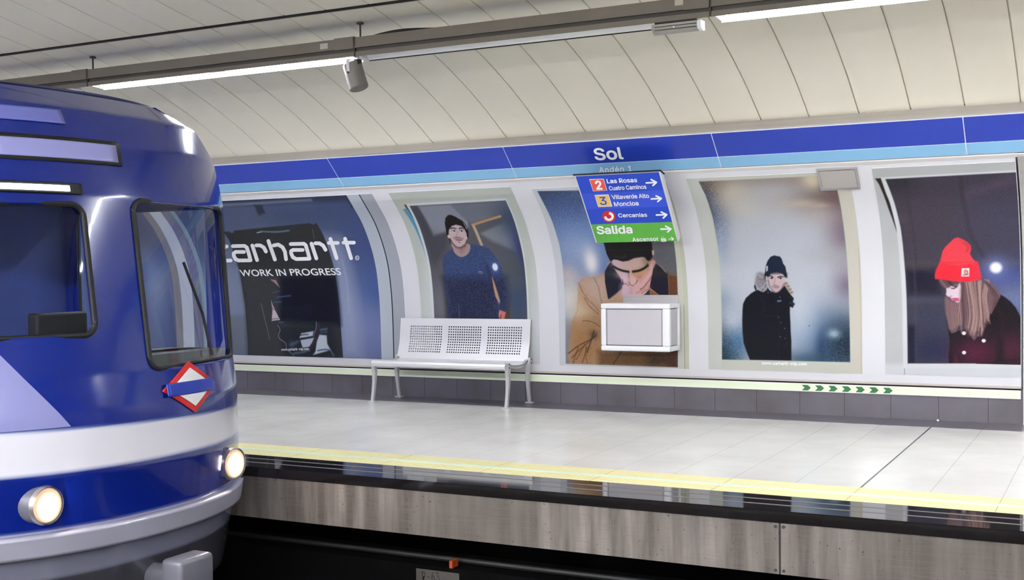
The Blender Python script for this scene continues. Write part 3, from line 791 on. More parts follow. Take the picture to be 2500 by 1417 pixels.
# --- big poster with the clothing wordmark
p = Print(-8.365, -5.411, .395, 2.142, (92, 104, 146))
p.fr(0, 0, 1)
p.blob((620, 560), 330, 110, (108, 118, 150), .9).blob((520, 730), 260, 120, (150, 160, 188), .9).blob((780, 520), 160, 60, (82, 98, 138), .8)
p.blob((900, 600), 70, 110, (70, 84, 140), .8).blob((880, 800), 120, 120, (140, 150, 198), .8).blob((920, 700), 50, 60, (66, 96, 165), .6)
p.poly([(400, 480), (880, 470), (886, 490), (400, 508)], (52, 58, 80), 6, .85).line([(420, 505), (600, 497), (760, 488)], 5, (150, 160, 175), 3, .7)
p.poly([(620, 500), (640, 500), (648, 520), (632, 526)], (50, 56, 74), 3, .8).poly([(846, 480), (872, 480), (878, 500), (858, 510)], (50, 56, 74), 4, .7)
p.fr(300, 440, 3.08)
bag = [(757, 388), (800, 384), (812, 396), (835, 394), (836, 380), (1100, 352), (1408, 322), (1425, 332), (1444, 330), (1455, 318), (1488, 372), (1520, 440), (1560, 560), (1600, 720), (1625, 900), (1640, 1100), (1658, 1335),
       (945, 1338), (940, 1200), (930, 1070), (922, 960), (905, 850), (885, 720), (845, 580), (800, 450)]
p.poly([(300, 640), (910, 640), (940, 1338), (300, 1338)], (146, 156, 186), 14, .6)
p.poly([(940, 1010), (1000, 1010), (1000, 1338), (300, 1338), (300, 1070)], (112, 118, 124), 8, .55)
p.poly([(1500, 420), (1640, 440), (1760, 900), (1800, 1338), (1640, 1338)], (168, 178, 208), 22, .75).line([(1650, 600), (1690, 800), (1700, 1000)], 8, (190, 198, 215), 3, .5)
p.poly(bag, (58, 60, 64), 1.2)
p.poly([(885, 700), (1240, 700), (1250, 1330), (945, 1338), (930, 1070)], (72, 74, 78), 12, .8)
p.poly([(1180, 720), (1600, 720), (1640, 1090), (1180, 1060)], (22, 24, 40), 10, .9)
p.line([(860, 640), (1590, 700)], 14, (76, 78, 58), 5, .5)  # olive band: reflection of the yellow paving painted into the print
p.line([(955, 650), (990, 760)], 4, (120, 122, 126), 1, .7).line([(1040, 930), (1080, 1090), (1105, 1200)], 6, (150, 150, 150), 1.2, .8)
p.line([(1040, 385), (1160, 388), (1250, 378)], 9, (150, 180, 200), 2, .9).line([(1010, 395), (1040, 388)], 7, (220, 225, 225), 1).line([(1428, 372), (1440, 440)], 4, (160, 165, 165), 1, .8)
p.fr(600, 640, 5.45)
p.poly([(325, 230), (405, 240), (460, 348), (395, 285)], (182, 142, 152), 1).poly([(340, 505), (358, 560), (392, 640), (460, 772), (400, 778), (348, 785), (356, 640)], (222, 208, 216), 1)
p.line([(350, 600), (380, 640)], 10, (130, 70, 100)).line([(352, 760), (440, 752)], 6, (60, 40, 60)).line([(355, 700), (360, 560)], 8, (120, 80, 120), 1, .6)
p.line([(360, 410), (450, 385)], 14, (80, 90, 140), 2).line([(420, 470), (500, 460), (600, 448)], 14, (80, 110, 170), 2).line([(380, 535), (470, 533)], 12, (90, 115, 165), 2).line([(440, 800), (500, 803)], 14, (90, 120, 160), 2)
for k in range(7): p.line([(480 + 20 * k, 620 + 30 * k), (700 + 20 * k, 590 + 22 * k), (880, 560 + 25 * k)], 4, (50, 56, 80), 2, .6)
p.poly([(430, 860), (1150, 840), (1240, 1240), (520, 1250)], (40, 42, 52), 10, .7)
p.poly([(740, 950), (905, 920), (893, 985), (800, 1000), (715, 1012)], (205, 212, 226), 1.6).poly([(730, 1040), (915, 1008), (882, 1080), (850, 1130), (760, 1142), (742, 1090)], (200, 208, 226), 1.6)
p.poly([(983, 968), (1078, 976), (1088, 1090), (1132, 1172), (900, 1238), (930, 1190), (948, 1060)], (208, 216, 230), 2).line([(960, 1180), (1060, 1165), (1130, 1175)], 14, (50, 70, 110), 2)
p.line([(1000, 905), (1080, 890)], 22, (110, 150, 190), 3, .8).line([(1000, 940), (1080, 930)], 12, (90, 120, 160), 3, .8).line([(1120, 1160), (1175, 1250)], 10, (140, 165, 195), 1.5)
p.line([(940, 800), (940, 870), (905, 985)], 14, (120, 140, 175), 2).line([(975, 820), (955, 960), (900, 1090), (860, 1140)], 34, (72, 56, 66), 3)
p.line([(425, 840), (460, 905), (440, 960), (450, 1020), (530, 1080), (550, 1160), (640, 1240)], 7, (185, 190, 205), 1.2).line([(640, 1000), (760, 970), (830, 965)], 12, (40, 44, 60), 2)
p.line([(600, 1100), (700, 1060)], 16, (120, 140, 180), 5, .8).line([(650, 1215), (760, 1200), (850, 1170)], 18, (130, 160, 190), 4, .8).blob((620, 1100), 60, 60, (90, 110, 150), .5)
p.fr(0, 0, 1).grain(3)
def stripe(q, xa, xb, za, zb, col, al=1.0): m_ = (q.U > xa) & (q.U < xb) & (q.V > za) & (q.V < zb); q.c[m_] = q.c[m_] * (1 - al) + np.array(col) * al
stripe(p, -5.726, -5.5, 0, 9, (204, 212, 224)); stripe(p, -5.571, -5.4, 0, 9, (186, 190, 202)); stripe(p, -5.575, -5.563, 0, 9, (40, 44, 52))
stripe(p, -8.4, -8.222, 0, 9, (150, 146, 172)); stripe(p, -8.222, -8.162, 0, 9, (180, 200, 210))
T1 = p.build('advertising_poster', 'large poster with carhartt wordmark over a black plastic bag, left of the bench')
ST = [[(340, 385), (215, 388), (186, 415), (192, 470), (220, 540), (262, 594), (300, 603), (400, 600)],
      [(432, 380), (610, 376), (645, 400), (672, 480), (703, 597), (520, 600), (475, 580), (448, 530), (445, 492), (475, 468), (603, 468)],
      [(730, 370), (803, 594)], [(790, 368), (850, 368), (905, 400), (938, 462)],
      [(975, 300), (1075, 585)], [(1056, 368), (1125, 355), (1190, 395), (1228, 465), (1245, 580)],
      [(1316, 347), (1515, 342), (1545, 365), (1572, 455), (1604, 572), (1400, 577), (1350, 550), (1322, 490), (1322, 455), (1350, 438), (1498, 437)],
      [(1632, 340), (1708, 568)], [(1692, 335), (1755, 336), (1812, 372), (1848, 435)],
      [(1922, 268), (2017, 565)], [(1898, 330), (2035, 330)], [(2145, 265), (2238, 565)], [(2122, 325), (2280, 325)]]
lg = logo(SW, ST, 56, m_white, T1, 'wordmark', 500, 540, 6.25); lg['label'] = 'white wordmark carhartt'
ring = [(2330 + 27 * math.cos(a), 560 + 32 * math.sin(a)) for a in np.linspace(0, 2 * math.pi, 17)]
logo(SW, [ring], 9, m_white, T1, 'registered_mark', 500, 540, 6.25)
lettering('R', SW, (500 + 2318 / 6.25, 540 + 576 / 6.25), (500 + 2344 / 6.25, 540 + 575 / 6.25), (500 + 2312 / 6.25, 540 + 545 / 6.25), m_white, T1, .0, off=.006)
cz = lambda x, y: (500 + x / 6.25, 540 + y / 6.25)
lettering('WORK IN PROGRESS', SW, cz(560, 842), cz(2090, 820), cz(530, 745), m_white, T1, .012, off=.006, plain=True)
lettering('www.carhartt-wip.com', SW, (688, 857), (755, 855), (687, 851), m_white, T1, .008, off=.006)

# --- poster at the far left (behind the train windscreen)
p = Print(-10.6, -8.54, .395, 2.142, (104, 116, 158), step=.007)
p.blob((380, 700), 40, 120, (160, 172, 205), .9).blob((330, 560), 80, 60, (80, 86, 120), .8)
p.poly([(296, 800), (298, 700), (305, 662), (318, 650), (334, 658), (344, 690), (352, 730), (350, 800), (352, 880), (296, 880)], (34, 36, 52), 3)
p.dot((326, 688), 9, 14, (120, 100, 110))
stripe(p, -8.65, -8.5, 0, 9, (168, 160, 160)); stripe(p, -10.7, -10.45, 0, 9, (170, 168, 172))
p.build('advertising_poster', 'blue grey poster with a dark hooded figure, seen through the train windscreen')

# --- man in navy sweater
p = Print(-5.209, -3.818, .39, 2.145, (208, 214, 206))
p.fr(0, 0, 1); p.poly([(940, 462), (1255, 448), (1262, 482), (950, 500)], (204, 210, 200), 8, .8)
p.poly([(1030, 560), (1075, 760), (1075, 900), (1020, 900)], (224, 230, 232), 20, .9); p.poly([(1275, 480), (1330, 700), (1340, 900), (1290, 900)], (226, 230, 236), 14, .9)
p.fr(960, 460, 4.1676)
p.poly([(98, 210), (140, 206), (190, 270), (260, 390), (330, 560), (370, 740), (380, 950), (350, 760), (300, 590), (220, 400)], (98, 166, 205), 1)
p.poly([(112, 166), (140, 165), (200, 250), (270, 390), (340, 560), (300, 480), (220, 330), (150, 212)], (36, 28, 26), 1).poly([(112, 166), (135, 165), (165, 205), (140, 215)], (120, 90, 60), 1)
p.area([(-5.075, 2.033), (-3.918, 2.045), (-3.935, .43), (-5.075, .43)], (232, 236, 238)); out_ = p.c.copy()
p.area([(-5.046, 2.014), (-3.932, 2.027), (-3.955, .45), (-5.05, .45)], (100, 98, 108))
p.poly([(170, 176), (250, 172), (410, 480), (560, 440), (540, 620), (420, 800), (390, 760)], (72, 72, 82), 8, .7)
p.poly([(250, 176), (590, 158), (760, 330), (770, 390), (540, 440), (412, 478)], (150, 153, 168), 4)
p.poly([(580, 158), (1150, 120), (1185, 230), (1100, 275), (800, 362), (720, 300)], (124, 128, 142), 5)
p.poly([(870, 450), (1130, 330), (1210, 420), (1262, 650), (1000, 540)], (138, 142, 154), 5)
p.blob((1180, 330), 150, 160, (76, 92, 112), .8).blob((1320, 700), 90, 420, (56, 66, 118), .85).blob((1260, 1150), 110, 260, (66, 84, 112), .9)
p.poly([(860, 470), (1280, 660), (1340, 1000), (1150, 1100), (1050, 640)], (88, 96, 108), 10, .6).blob((480, 1180), 90, 220, (128, 128, 136), .7).blob((420, 560), 110, 110, (80, 80, 90), .7)
p.poly([(360, 760), (1340, 750), (1344, 900), (400, 905)], (90, 96, 84), 10, .25)  # faint greenish band, the mirrored yellow strip put into the print colours
p.line([(870, 445), (990, 390), (1120, 335)], 26, (88, 90, 100), 4, .8).line([(805, 372), (950, 325), (1092, 282)], 22, (202, 156, 112), 1).line([(822, 388), (862, 480), (908, 596)], 32, (206, 182, 152), 1.2).line([(812, 400), (850, 480), (888, 580)], 8, (170, 140, 110), 1, .7)
p.poly([(510, 900), (560, 900), (590, 1760), (540, 1760), (540, 1200)], (70, 66, 66), 8, .8).poly([(1150, 1230), (1185, 1150), (1200, 1330), (1160, 1500), (1110, 1400)], (92, 82, 72), 4, .9)
p.poly([(500, 720), (520, 680), (560, 645), (612, 612), (645, 655), (700, 700), (772, 660), (785, 568), (860, 575), (930, 588), (975, 612), (1030, 680), (1085, 765), (1120, 860), (1150, 1000), (1172, 1100), (1155, 1262), (1090, 1240), (1082, 1180), (1040, 1090), (1012, 985), (1004, 890), (1018, 1020), (1070, 1180), (1090, 1330), (1100, 1760), (585, 1760), (575, 1330), (552, 1150), (528, 1000), (510, 850)], (64, 80, 124), 1.2)
fig = ((np.abs(p.c - np.array([64, 80, 124])).sum(-1)) < 6)
p.poly([(505, 905), (1010, 905), (1150, 905), (1170, 1100), (1150, 1260), (1090, 1240), (1060, 1160), (1090, 1330), (1100, 1760), (585, 1760), (560, 1200), (530, 1000)], (46, 48, 72), 14, .8)
p.poly([(940, 760), (985, 800), (1000, 900), (985, 900), (955, 840)], (44, 50, 74), 5, .8).line([(728, 1000), (735, 1320)], 6, (40, 42, 60), 2, .7).line([(668, 1180), (675, 1330)], 7, (120, 130, 135), 1.5, .6)
p.grain(15, fig.astype(float))
p.poly([(1004, 890), (1032, 960), (1060, 1050), (1088, 1150), (1080, 1178), (1042, 1100), (1020, 1000)], (196, 150, 118), 1).line([(1060, 1060), (1084, 1150)], 14, (150, 150, 155), 2, .7)
p.poly([(1084, 1238), (1150, 1262), (1140, 1300), (1130, 1345), (1080, 1325), (1076, 1275)], (220, 128, 120), 1.2).line([(1098, 1290), (1095, 1345)], 8, (120, 50, 60), 1.5).line([(1088, 1255), (1078, 1300)], 6, (235, 180, 175), 1)
p.poly([(585, 560), (600, 540), (740, 560), (785, 580), (778, 640), (748, 678), (705, 698), (665, 690), (625, 655), (608, 610)], (186, 156, 154), 1.2, smooth=True).poly([(640, 585), (740, 578), (720, 640), (690, 665)], (140, 108, 108), 5, .5)
p.poly([(566, 420), (590, 385), (640, 368), (700, 380), (738, 425), (752, 470), (748, 520), (728, 565), (690, 592), (650, 592), (615, 560), (590, 520), (572, 480)], (212, 190, 192), 1, smooth=True)
p.poly([(590, 520), (615, 560), (650, 595), (690, 597), (735, 562), (752, 510), (740, 590), (690, 612), (640, 606), (600, 565)], (96, 72, 72), 2, .7)
p.poly([(526, 352), (533, 300), (560, 270), (590, 268), (640, 290), (700, 326), (748, 372), (766, 440), (768, 505), (752, 520), (748, 460), (722, 405), (690, 380), (640, 368), (600, 380), (572, 412), (562, 462), (562, 500), (545, 480)], (34, 28, 30), 1)
p.line([(575, 512), (585, 560)], 16, (50, 42, 42), 2, .8).dot((568, 490), 14, 18, (226, 200, 200)).dot((748, 502), 9, 16, (226, 200, 196)).line([(718, 355), (735, 380), (746, 412)], 5, (225, 228, 235), .8).line([(738, 350), (755, 410)], 3, (225, 228, 235), .8)
p.line([(582, 408), (612, 402), (640, 410)], 10, (40, 34, 36), 1).line([(672, 408), (700, 402), (718, 412)], 10, (40, 34, 36), 1)
for x in (617, 695): p.dot((x, 436), 21, 11, (232, 224, 230)).dot((x + (5 if x < 650 else 4), 435), 8, 9, (60, 50, 70)).line([(x - 22, 434), (x, 424), (x + 22, 434)], 5, (90, 66, 70), 1, .9)
p.line([(655, 440), (650, 475), (638, 492), (662, 500), (680, 492)], 5, (150, 116, 118), 1, .8).blob((640, 500), 26, 10, (150, 120, 120), .5)
p.line([(625, 512), (660, 502), (712, 510)], 9, (110, 84, 84), 2, .7).dot((670, 525), 34, 11, (192, 130, 140)).line([(640, 524), (700, 524)], 3, (110, 60, 70), 1).dot((674, 548), 10, 7, (120, 96, 100), .7)
p.blob((1038, 800), 46, 60, (90, 120, 190), .8).dot((1038, 800), 27, 38, (246, 248, 255), 1, .5)
p.clip(out_)
p.line([(868, 852), (888, 848), (908, 855)], 6, (210, 190, 170), .8).line([(875, 866), (900, 866)], 5, (210, 170, 140), .8).dot((887, 858), 8, 6, (90, 70, 80))
p.fr(0, 0, 1).grain(2)
p.build('advertising_poster', 'poster of a man in black beanie and navy sweater, behind the bench')

# --- man in tan coat
p = Print(-3.60, -2.243, .385, 2.12, (226, 229, 236))
stripe(p, -2.345, -2.243, 0, 9, (222, 224, 208)); stripe(p, -2.290, -2.284, 0, 1.0, (140, 136, 110)); stripe(p, -2.284, -2.243, 0, 9, (212, 212, 190), .6)
p.fr(1300, 560, 3.729)
keep = p.c.copy()
inside = p.area([(-3.553, 2.098), (-2.325, 2.07), (-2.33, 1.6), (-2.344, 1.0), (-2.357, .398), (-3.534, .402), (-3.524, 1.2), (-3.516, 1.6), (-3.526, 1.8)], (112, 134, 184))
p.blob((100, -330), 300, 120, (66, 76, 104), .9).blob((300, -200), 200, 120, (84, 108, 164), .7).blob((560, 60), 260, 160, (124, 158, 222), .8).blob((420, 180), 200, 180, (176, 196, 232), .7)
p.blob((340, 640), 150, 260, (232, 228, 220), .95).blob((330, 420), 90, 80, (226, 202, 196), .6).blob((330, 1060), 70, 160, (150, 156, 176), .8)
p.poly([(1080, 100), (1330, 100), (1330, 460), (1180, 400), (1060, 280)], (112, 112, 118), 4)
p.grain(13, np.clip((p.V - 1.45) / .5, 0, 1) * inside + (np.clip((.85 - p.V) / .3, 0, 1)) * inside * (p.U < -3.4)).grain(5, inside.astype(float))
p.blob((535, 290), 60, 120, (255, 250, 250), .95).blob((535, 300), 34, 70, (255, 255, 255), .9)
TAN = [(416, 488), (450, 455), (510, 436), (600, 432), (650, 400), (672, 372), (690, 300), (900, 280), (1090, 280), (1160, 330), (1230, 400), (1325, 425), (1325, 1258), (345, 1228), (322, 1160), (338, 1080), (350, 960), (362, 830), (402, 740), (412, 600)]
p.poly(TAN, (190, 154, 124), 1.5)
p.poly([(416, 488), (500, 440), (660, 420), (690, 640), (600, 700), (520, 620), (470, 560)], (206, 180, 168), 16, .8).poly([(400, 560), (440, 640), (520, 760), (420, 820), (362, 800)], (222, 200, 170), 14, .8)
p.poly([(345, 880), (560, 840), (620, 1120), (560, 1240), (340, 1235)], (172, 126, 84), 22, .8).poly([(600, 1110), (1325, 1110), (1325, 1260), (600, 1250)], (112, 82, 56), 10, .9).poly([(1230, 400), (1325, 425), (1325, 1260), (1225, 1260)], (112, 72, 50), 4).poly([(1050, 1120), (1330, 1115), (1330, 1262), (1050, 1262)], (66, 52, 44), 18, .7)
for pts, wd_, c in (([(425, 490), (455, 560), (505, 640), (560, 690), (600, 740)], 6, (130, 96, 76)), ([(460, 832), (520, 838), (575, 858), (612, 885)], 6, (110, 78, 54)), ([(330, 1130), (420, 1062), (520, 1010), (575, 975)], 10, (84, 56, 36)),
                    ([(360, 1170), (440, 1090), (520, 1020), (580, 960)], 9, (96, 66, 44)), ([(372, 1218), (395, 1140), (420, 1070)], 7, (96, 66, 44)), ([(400, 1190), (450, 1100), (480, 1050)], 6, (96, 66, 44)), ([(455, 1215), (480, 1140), (492, 1070)], 6, (90, 62, 40)),
                    ([(500, 1222), (488, 1150), (500, 1080)], 5, (96, 66, 44)), ([(560, 930), (540, 1000), (500, 1120)], 10, (70, 52, 40)), ([(735, 1232), (775, 1170), (812, 1115)], 7, (60, 46, 36)), ([(560, 440), (600, 520), (620, 620), (640, 680)], 7, (150, 110, 90)),
                    ([(470, 620), (520, 700), (600, 770)], 5, (110, 80, 62))): p.line(pts, wd_, c, 1.5, .85)
p.blob((560, 960), 36, 40, (70, 56, 50), .6)
p.grain(8, (((p.c[..., 0] - p.c[..., 2]) > 25) & (p.V < 1.3)).astype(float))
p.fr(1400, 620, 8.857)
p.poly([(800, 180), (760, 240), (712, 320), (680, 400), (684, 600), (715, 780), (748, 965), (770, 988), (900, 890), (1062, 745), (1100, 600), (1000, 300)], (42, 42, 58), 1).poly([(690, 380), (980, 380), (1000, 470), (685, 465)], (70, 74, 60), 5, .5)
p.line([(750, 950), (772, 975), (900, 875), (1055, 750)], 6, (170, 130, 110), .8).line([(1060, 745), (1040, 900)], 14, (190, 140, 110), 1)
p.poly([(1780, 195), (1850, 250), (1930, 330), (1980, 392), (2038, 430), (2052, 600), (2062, 900), (1860, 900), (1770, 820), (1670, 745), (1640, 700), (1700, 300)], (40, 38, 52), 1).poly([(1700, 350), (2040, 400), (2040, 470), (1700, 460)], (60, 62, 54), 6, .5).line([(1675, 752), (1770, 830), (1850, 890)], 6, (150, 110, 90), .8)
p.poly([(1660, 770), (1850, 900), (1660, 900)], (150, 92, 66), 1.5).poly([(1500, 895), (1650, 760), (1660, 900)], (52, 58, 66), 1.5)
p.poly([(790, 60), (1000, 0), (1500, 0), (1690, 60), (1650, 150), (1500, 160), (900, 200), (810, 160)], (36, 34, 36), 1)
p.poly([(818, 140), (860, 120), (940, 128), (1080, 165), (1200, 150), (1320, 95), (1500, 66), (1570, 100), (1640, 150), (1640, 250), (1560, 420), (1420, 600), (1330, 680), (1290, 692), (1210, 665), (1100, 660), (1050, 600), (1000, 500), (920, 380), (860, 270)], (216, 184, 180), 1)
p.blob((950, 210), 130, 90, (222, 200, 222), .6).blob((1380, 200), 230, 110, (220, 184, 168), .6).blob((1560, 150), 70, 130, (150, 120, 100), .6).blob((1420, 430), 150, 70, (206, 150, 90), .6).blob((1440, 510), 90, 50, (200, 120, 110), .7).blob((1060, 460), 130, 70, (216, 190, 206), .7)
p.poly([(1290, 380), (1620, 250), (1560, 400), (1300, 450)], (196, 150, 92), 8, .6).line([(1205, 385), (1195, 450), (1215, 560), (1205, 640)], 16, (150, 100, 104), 3, .8).line([(1300, 400), (1330, 500), (1385, 570)], 14, (180, 124, 104), 3, .7)
p.dot((1285, 580), 78, 100, (226, 184, 176), .9, .6).line([(1205, 610), (1240, 665), (1290, 690), (1340, 660), (1385, 580)], 12, (120, 66, 70), 1.5)
p.line([(866, 270), (950, 320), (1060, 362), (1190, 388)], 44, (36, 34, 34), 1.5).line([(1290, 384), (1420, 362), (1530, 312), (1610, 250)], 46, (40, 38, 32), 1.5).line([(830, 170), (880, 300), (960, 440), (1060, 600)], 10, (110, 80, 88), 2, .7)
p.line([(1600, 120), (1640, 160), (1600, 240)], 30, (60, 48, 40), 4, .7).poly([(1630, 180), (1660, 150), (1680, 190), (1640, 250)], (206, 160, 140), 2)
p.poly([(700, -90), (1720, -90), (1710, -40), (1712, 70), (1650, 150), (1600, 140), (1540, 60), (1400, 60), (1280, 90), (1180, 140), (1070, 165), (960, 130), (880, 110), (808, 170), (760, 80), (720, 0)], (36, 34, 36), 1)
p.poly([(640, -300), (1690, -300), (1712, -80), (700, -80)], (36, 34, 36), 1.5).line([(920, 60), (1010, 80), (1100, 60), (1130, 30)], 14, (70, 66, 66), 4, .7)
p.poly([(1700, -80), (1745, -80), (1750, 0), (1725, 40), (1702, 0)], (222, 176, 166), 1.2)
p.poly([(1040, 895), (1062, 700), (1085, 650), (1062, 580), (1058, 510), (1088, 468), (1130, 490), (1170, 550), (1200, 680), (1290, 702), (1400, 610), (1530, 460), (1620, 330), (1680, 200), (1722, 130), (1765, 150), (1778, 195), (1748, 260), (1722, 340), (1700, 470), (1672, 600), (1640, 760), (1560, 860), (1500, 895)], (224, 180, 176), 1)
p.poly([(1050, 895), (1062, 700), (1090, 640), (1200, 690), (1190, 895)], (216, 196, 222), 12, .8).poly([(1060, 600), (1058, 510), (1088, 468), (1130, 490), (1170, 560), (1140, 600)], (226, 196, 214), 3)
p.line([(1062, 560), (1072, 610), (1085, 650)], 12, (70, 30, 50), 1.5).line([(1090, 640), (1150, 655), (1200, 690)], 8, (150, 90, 110), 2).line([(1700, 470), (1650, 560), (1580, 650), (1530, 720), (1450, 770)], 12, (120, 50, 50), 2, .9).line([(1640, 740), (1560, 800), (1480, 850)], 9, (150, 80, 80), 2, .8)
p.line([(1560, 760), (1470, 800), (1360, 850)], 8, (160, 96, 92), 2, .7).line([(1640, 330), (1560, 470), (1440, 610)], 10, (196, 120, 110), 4, .6).line([(1260, 730), (1240, 860)], 20, (190, 140, 150), 6, .5).blob((1620, 700), 40, 50, (210, 140, 140), .6).blob((1740, 200), 40, 70, (222, 140, 120), .6)
p.clip(keep)
p.fr(0, 0, 1)
p.build('advertising_poster', 'poster of a man in tan coat hiding his face in his hand, behind cabinet')

# --- man in black parka
p = Print(-2.052, -.638, .388, 2.143, (218, 220, 208))
stripe(p, -2.05, -1.93, .3, 9, (222, 226, 222), .7); stripe(p, -.655, -.645, 0, 1.5, (170, 140, 100)); stripe(p, -.74, -.638, 0, 9, (226, 220, 206), .8)
p.fr(1650, 600, 4.294)
e5 = lambda L_: [((x / 5.0) * 4.294, (y / 5.0 - 200) * 4.294) for x, y in L_]
keep = p.c.copy()
inside = p.area([(-1.946, 2.116), (-.757, 2.117), (-.753, 1.5), (-.744, .489), (-1.921, .484), (-1.915, 1.3), (-1.912, 1.8), (-1.922, 2.0)], (206, 211, 222))
def eb(c, rx, ry, col, a): q = e5([c])[0]; p.blob(q, rx * .859, ry * .859, col, a)
eb((300, 250), 330, 200, (88, 72, 66), .95); eb((430, 280), 110, 60, (176, 144, 100), .6); eb((1100, 195), 1100, 90, (140, 118, 108), .8); eb((430, 560), 120, 300, (56, 64, 88), .9); eb((560, 500), 120, 140, (156, 150, 160), .5)
eb((720, 370), 170, 140, (224, 212, 186), .9); eb((860, 520), 160, 110, (224, 222, 212), .8); eb((1200, 420), 420, 220, (204, 202, 202), .8)
eb((1950, 420), 320, 170, (104, 76, 68), .9); eb((1680, 200), 110, 90, (242, 228, 196), .9); eb((1560, 480), 180, 40, (226, 206, 176), .6); eb((1780, 510), 90, 24, (232, 210, 178), .7); eb((2060, 800), 170, 420, (132, 110, 122), .85); eb((1750, 620), 160, 120, (206, 196, 192), .6)
eb((560, 900), 60, 250, (168, 184, 212), .7); eb((1900, 1120), 240, 100, (186, 186, 190), .6)
p.blob((470, 560), 90, 120, (150, 168, 190), .7).blob((500, 1150), 170, 330, (30, 50, 62), .95).blob((650, 1000), 110, 160, (70, 116, 160), .75).blob((600, 780), 90, 120, (212, 220, 236), .7)
p.blob((1810, 420), 110, 130, (118, 98, 122), .7).blob((1600, 1000), 260, 250, (62, 100, 148), .8).blob((1780, 1050), 240, 300, (26, 42, 58), .9).blob((1420, 1190), 260, 80, (44, 74, 96), .8).blob((1400, 860), 160, 220, (150, 176, 210), .5).blob((1530, 1060), 50, 160, (34, 60, 98), .6).blob((1660, 925), 48, 42, (190, 215, 225), .8).blob((1300, 700), 120, 260, (222, 228, 236), .6)
g = np.clip((.95 - p.V) / .3, 0, 1) * (np.clip((-1.62 - p.U) / .2, 0, 1) + np.clip((p.U + 1.05) / .2, 0, 1)) + np.clip((-1.75 - p.U) / .1, 0, 1) * np.clip((p.V - 1.5) / .2, 0, 1)
p.grain(20, g * inside).grain(3, inside.astype(float))
p.poly([(820, 430), (832, 400), (850, 460), (835, 470)], (24, 30, 48), 1)
p.poly([(838, 330), (850, 290), (885, 276), (925, 290), (945, 340), (955, 400), (965, 440), (935, 470), (915, 492), (880, 465), (848, 430), (830, 390)], (150, 146, 156), 3)
fr_ = random.Random(8)
for k in range(90):
    t_ = fr_.random(); x_ = 880 + 45 * math.sin(t_ * 2.2) + fr_.uniform(-34, 34); y_ = 300 + 165 * t_ + fr_.uniform(-12, 12); l_ = fr_.uniform(14, 34)
    p.line([(x_, y_), (x_ - l_ * (.9 - t_), y_ + l_ * (t_ - .25))], fr_.uniform(3, 6), [(176, 172, 182), (104, 92, 92), (206, 200, 206), (140, 130, 136)][k % 4], 1.5, .6)
p.poly([(1135, 375), (1165, 385), (1195, 430), (1225, 500), (1205, 515), (1170, 470), (1140, 430)], (178, 156, 142), 2.5)
for k in range(8): p.line([(1140 + 10 * k, 380 + 16 * k), (1160 + 10 * k, 375 + 16 * k)], 7, [(206, 184, 164), (110, 90, 86)][k % 2], 1.5, .8)
p.poly([(855, 462), (915, 490), (950, 470), (965, 440), (985, 470), (1040, 492), (1075, 486), (1120, 440), (1140, 420), (1180, 480), (1205, 515), (1238, 552), (1228, 590), (1243, 615), (1228, 652), (1198, 640), (1196, 700), (1202, 800), (1205, 900), (1212, 1000), (1212, 1205), (778, 1200), (742, 1110), (712, 1020), (700, 900), (697, 800), (700, 680), (706, 610), (735, 550), (790, 500)], (20, 22, 32), 1.2)
p.poly([(965, 345), (1000, 292), (1060, 276), (1125, 290), (1145, 345), (1135, 410), (1100, 462), (1055, 492), (1020, 470), (985, 420)], (214, 190, 194), 1, smooth=True)
p.line([(968, 360), (985, 430), (1030, 480), (1055, 494), (1100, 465), (1138, 400)], 9, (90, 70, 72), 2, .7)
p.poly([(930, 318), (945, 210), (962, 160), (995, 115), (1028, 104), (1035, 98), (1045, 106), (1090, 112), (1112, 140), (1125, 185), (1150, 220), (1164, 300), (1166, 335), (1145, 330), (1125, 296), (1060, 278), (1000, 290), (965, 330), (940, 348)], (28, 40, 60), 1).poly([(932, 300), (1166, 290), (1166, 335), (1140, 325), (1125, 296), (1060, 278), (1000, 290), (965, 330), (940, 348)], (20, 26, 34), 3, .8)
p.poly([(946, 215), (966, 210), (966, 262), (948, 274)], (198, 202, 214), .9)
p.line([(972, 316), (1000, 318), (1022, 332)], 9, (52, 42, 46), 1).line([(1070, 332), (1095, 322), (1122, 328)], 9, (52, 42, 46), 1)
for x in (1003, 1094): p.dot((x, 342), 17, 9, (220, 212, 218)).dot((x + 4, 342), 8, 8, (50, 44, 56)).line([(x - 18, 342), (x, 333), (x + 18, 340)], 4, (70, 52, 56), 1)
p.line([(1042, 345), (1034, 390), (1030, 408), (1052, 416)], 5, (160, 126, 130), 1.2, .8).line([(1010, 430), (1040, 418), (1082, 430)], 7, (110, 84, 84), 1.5, .75).dot((1052, 440), 24, 9, (190, 134, 142)).dot((952, 335), 8, 16, (210, 184, 186))
p.poly([(1064, 574), (1106, 570), (1106, 586), (1066, 592)], (110, 150, 175), 1.5).line([(1040, 530), (1070, 700), (1078, 900), (1078, 1190)], 5, (38, 38, 48), 2, .7).line([(905, 560), (930, 640), (900, 720)], 8, (34, 36, 60), 4, .8).line([(930, 745), (1060, 735)], 4, (44, 46, 60), 2, .7)
for q in ((1076, 752), (1102, 808), (1142, 868), (1146, 972), (1096, 955), (968, 492), (998, 488), (1092, 540)): p.dot(q, 6, 6, (90, 92, 106))
p.line([(1192, 540), (1215, 560), (1232, 560)], 4, (60, 64, 80), 1).line([(1200, 600), (1236, 612)], 22, (52, 54, 66), 2, .8).line([(1140, 1060), (1165, 1030)], 8, (52, 50, 54), 3, .7)
p.dot((1400, 842), 5, 6, (60, 90, 120)); p.clip(keep); p.fr(0, 0, 1)
T4 = p.build('advertising_poster', 'poster of a man in black fur hooded parka on misty grey background')
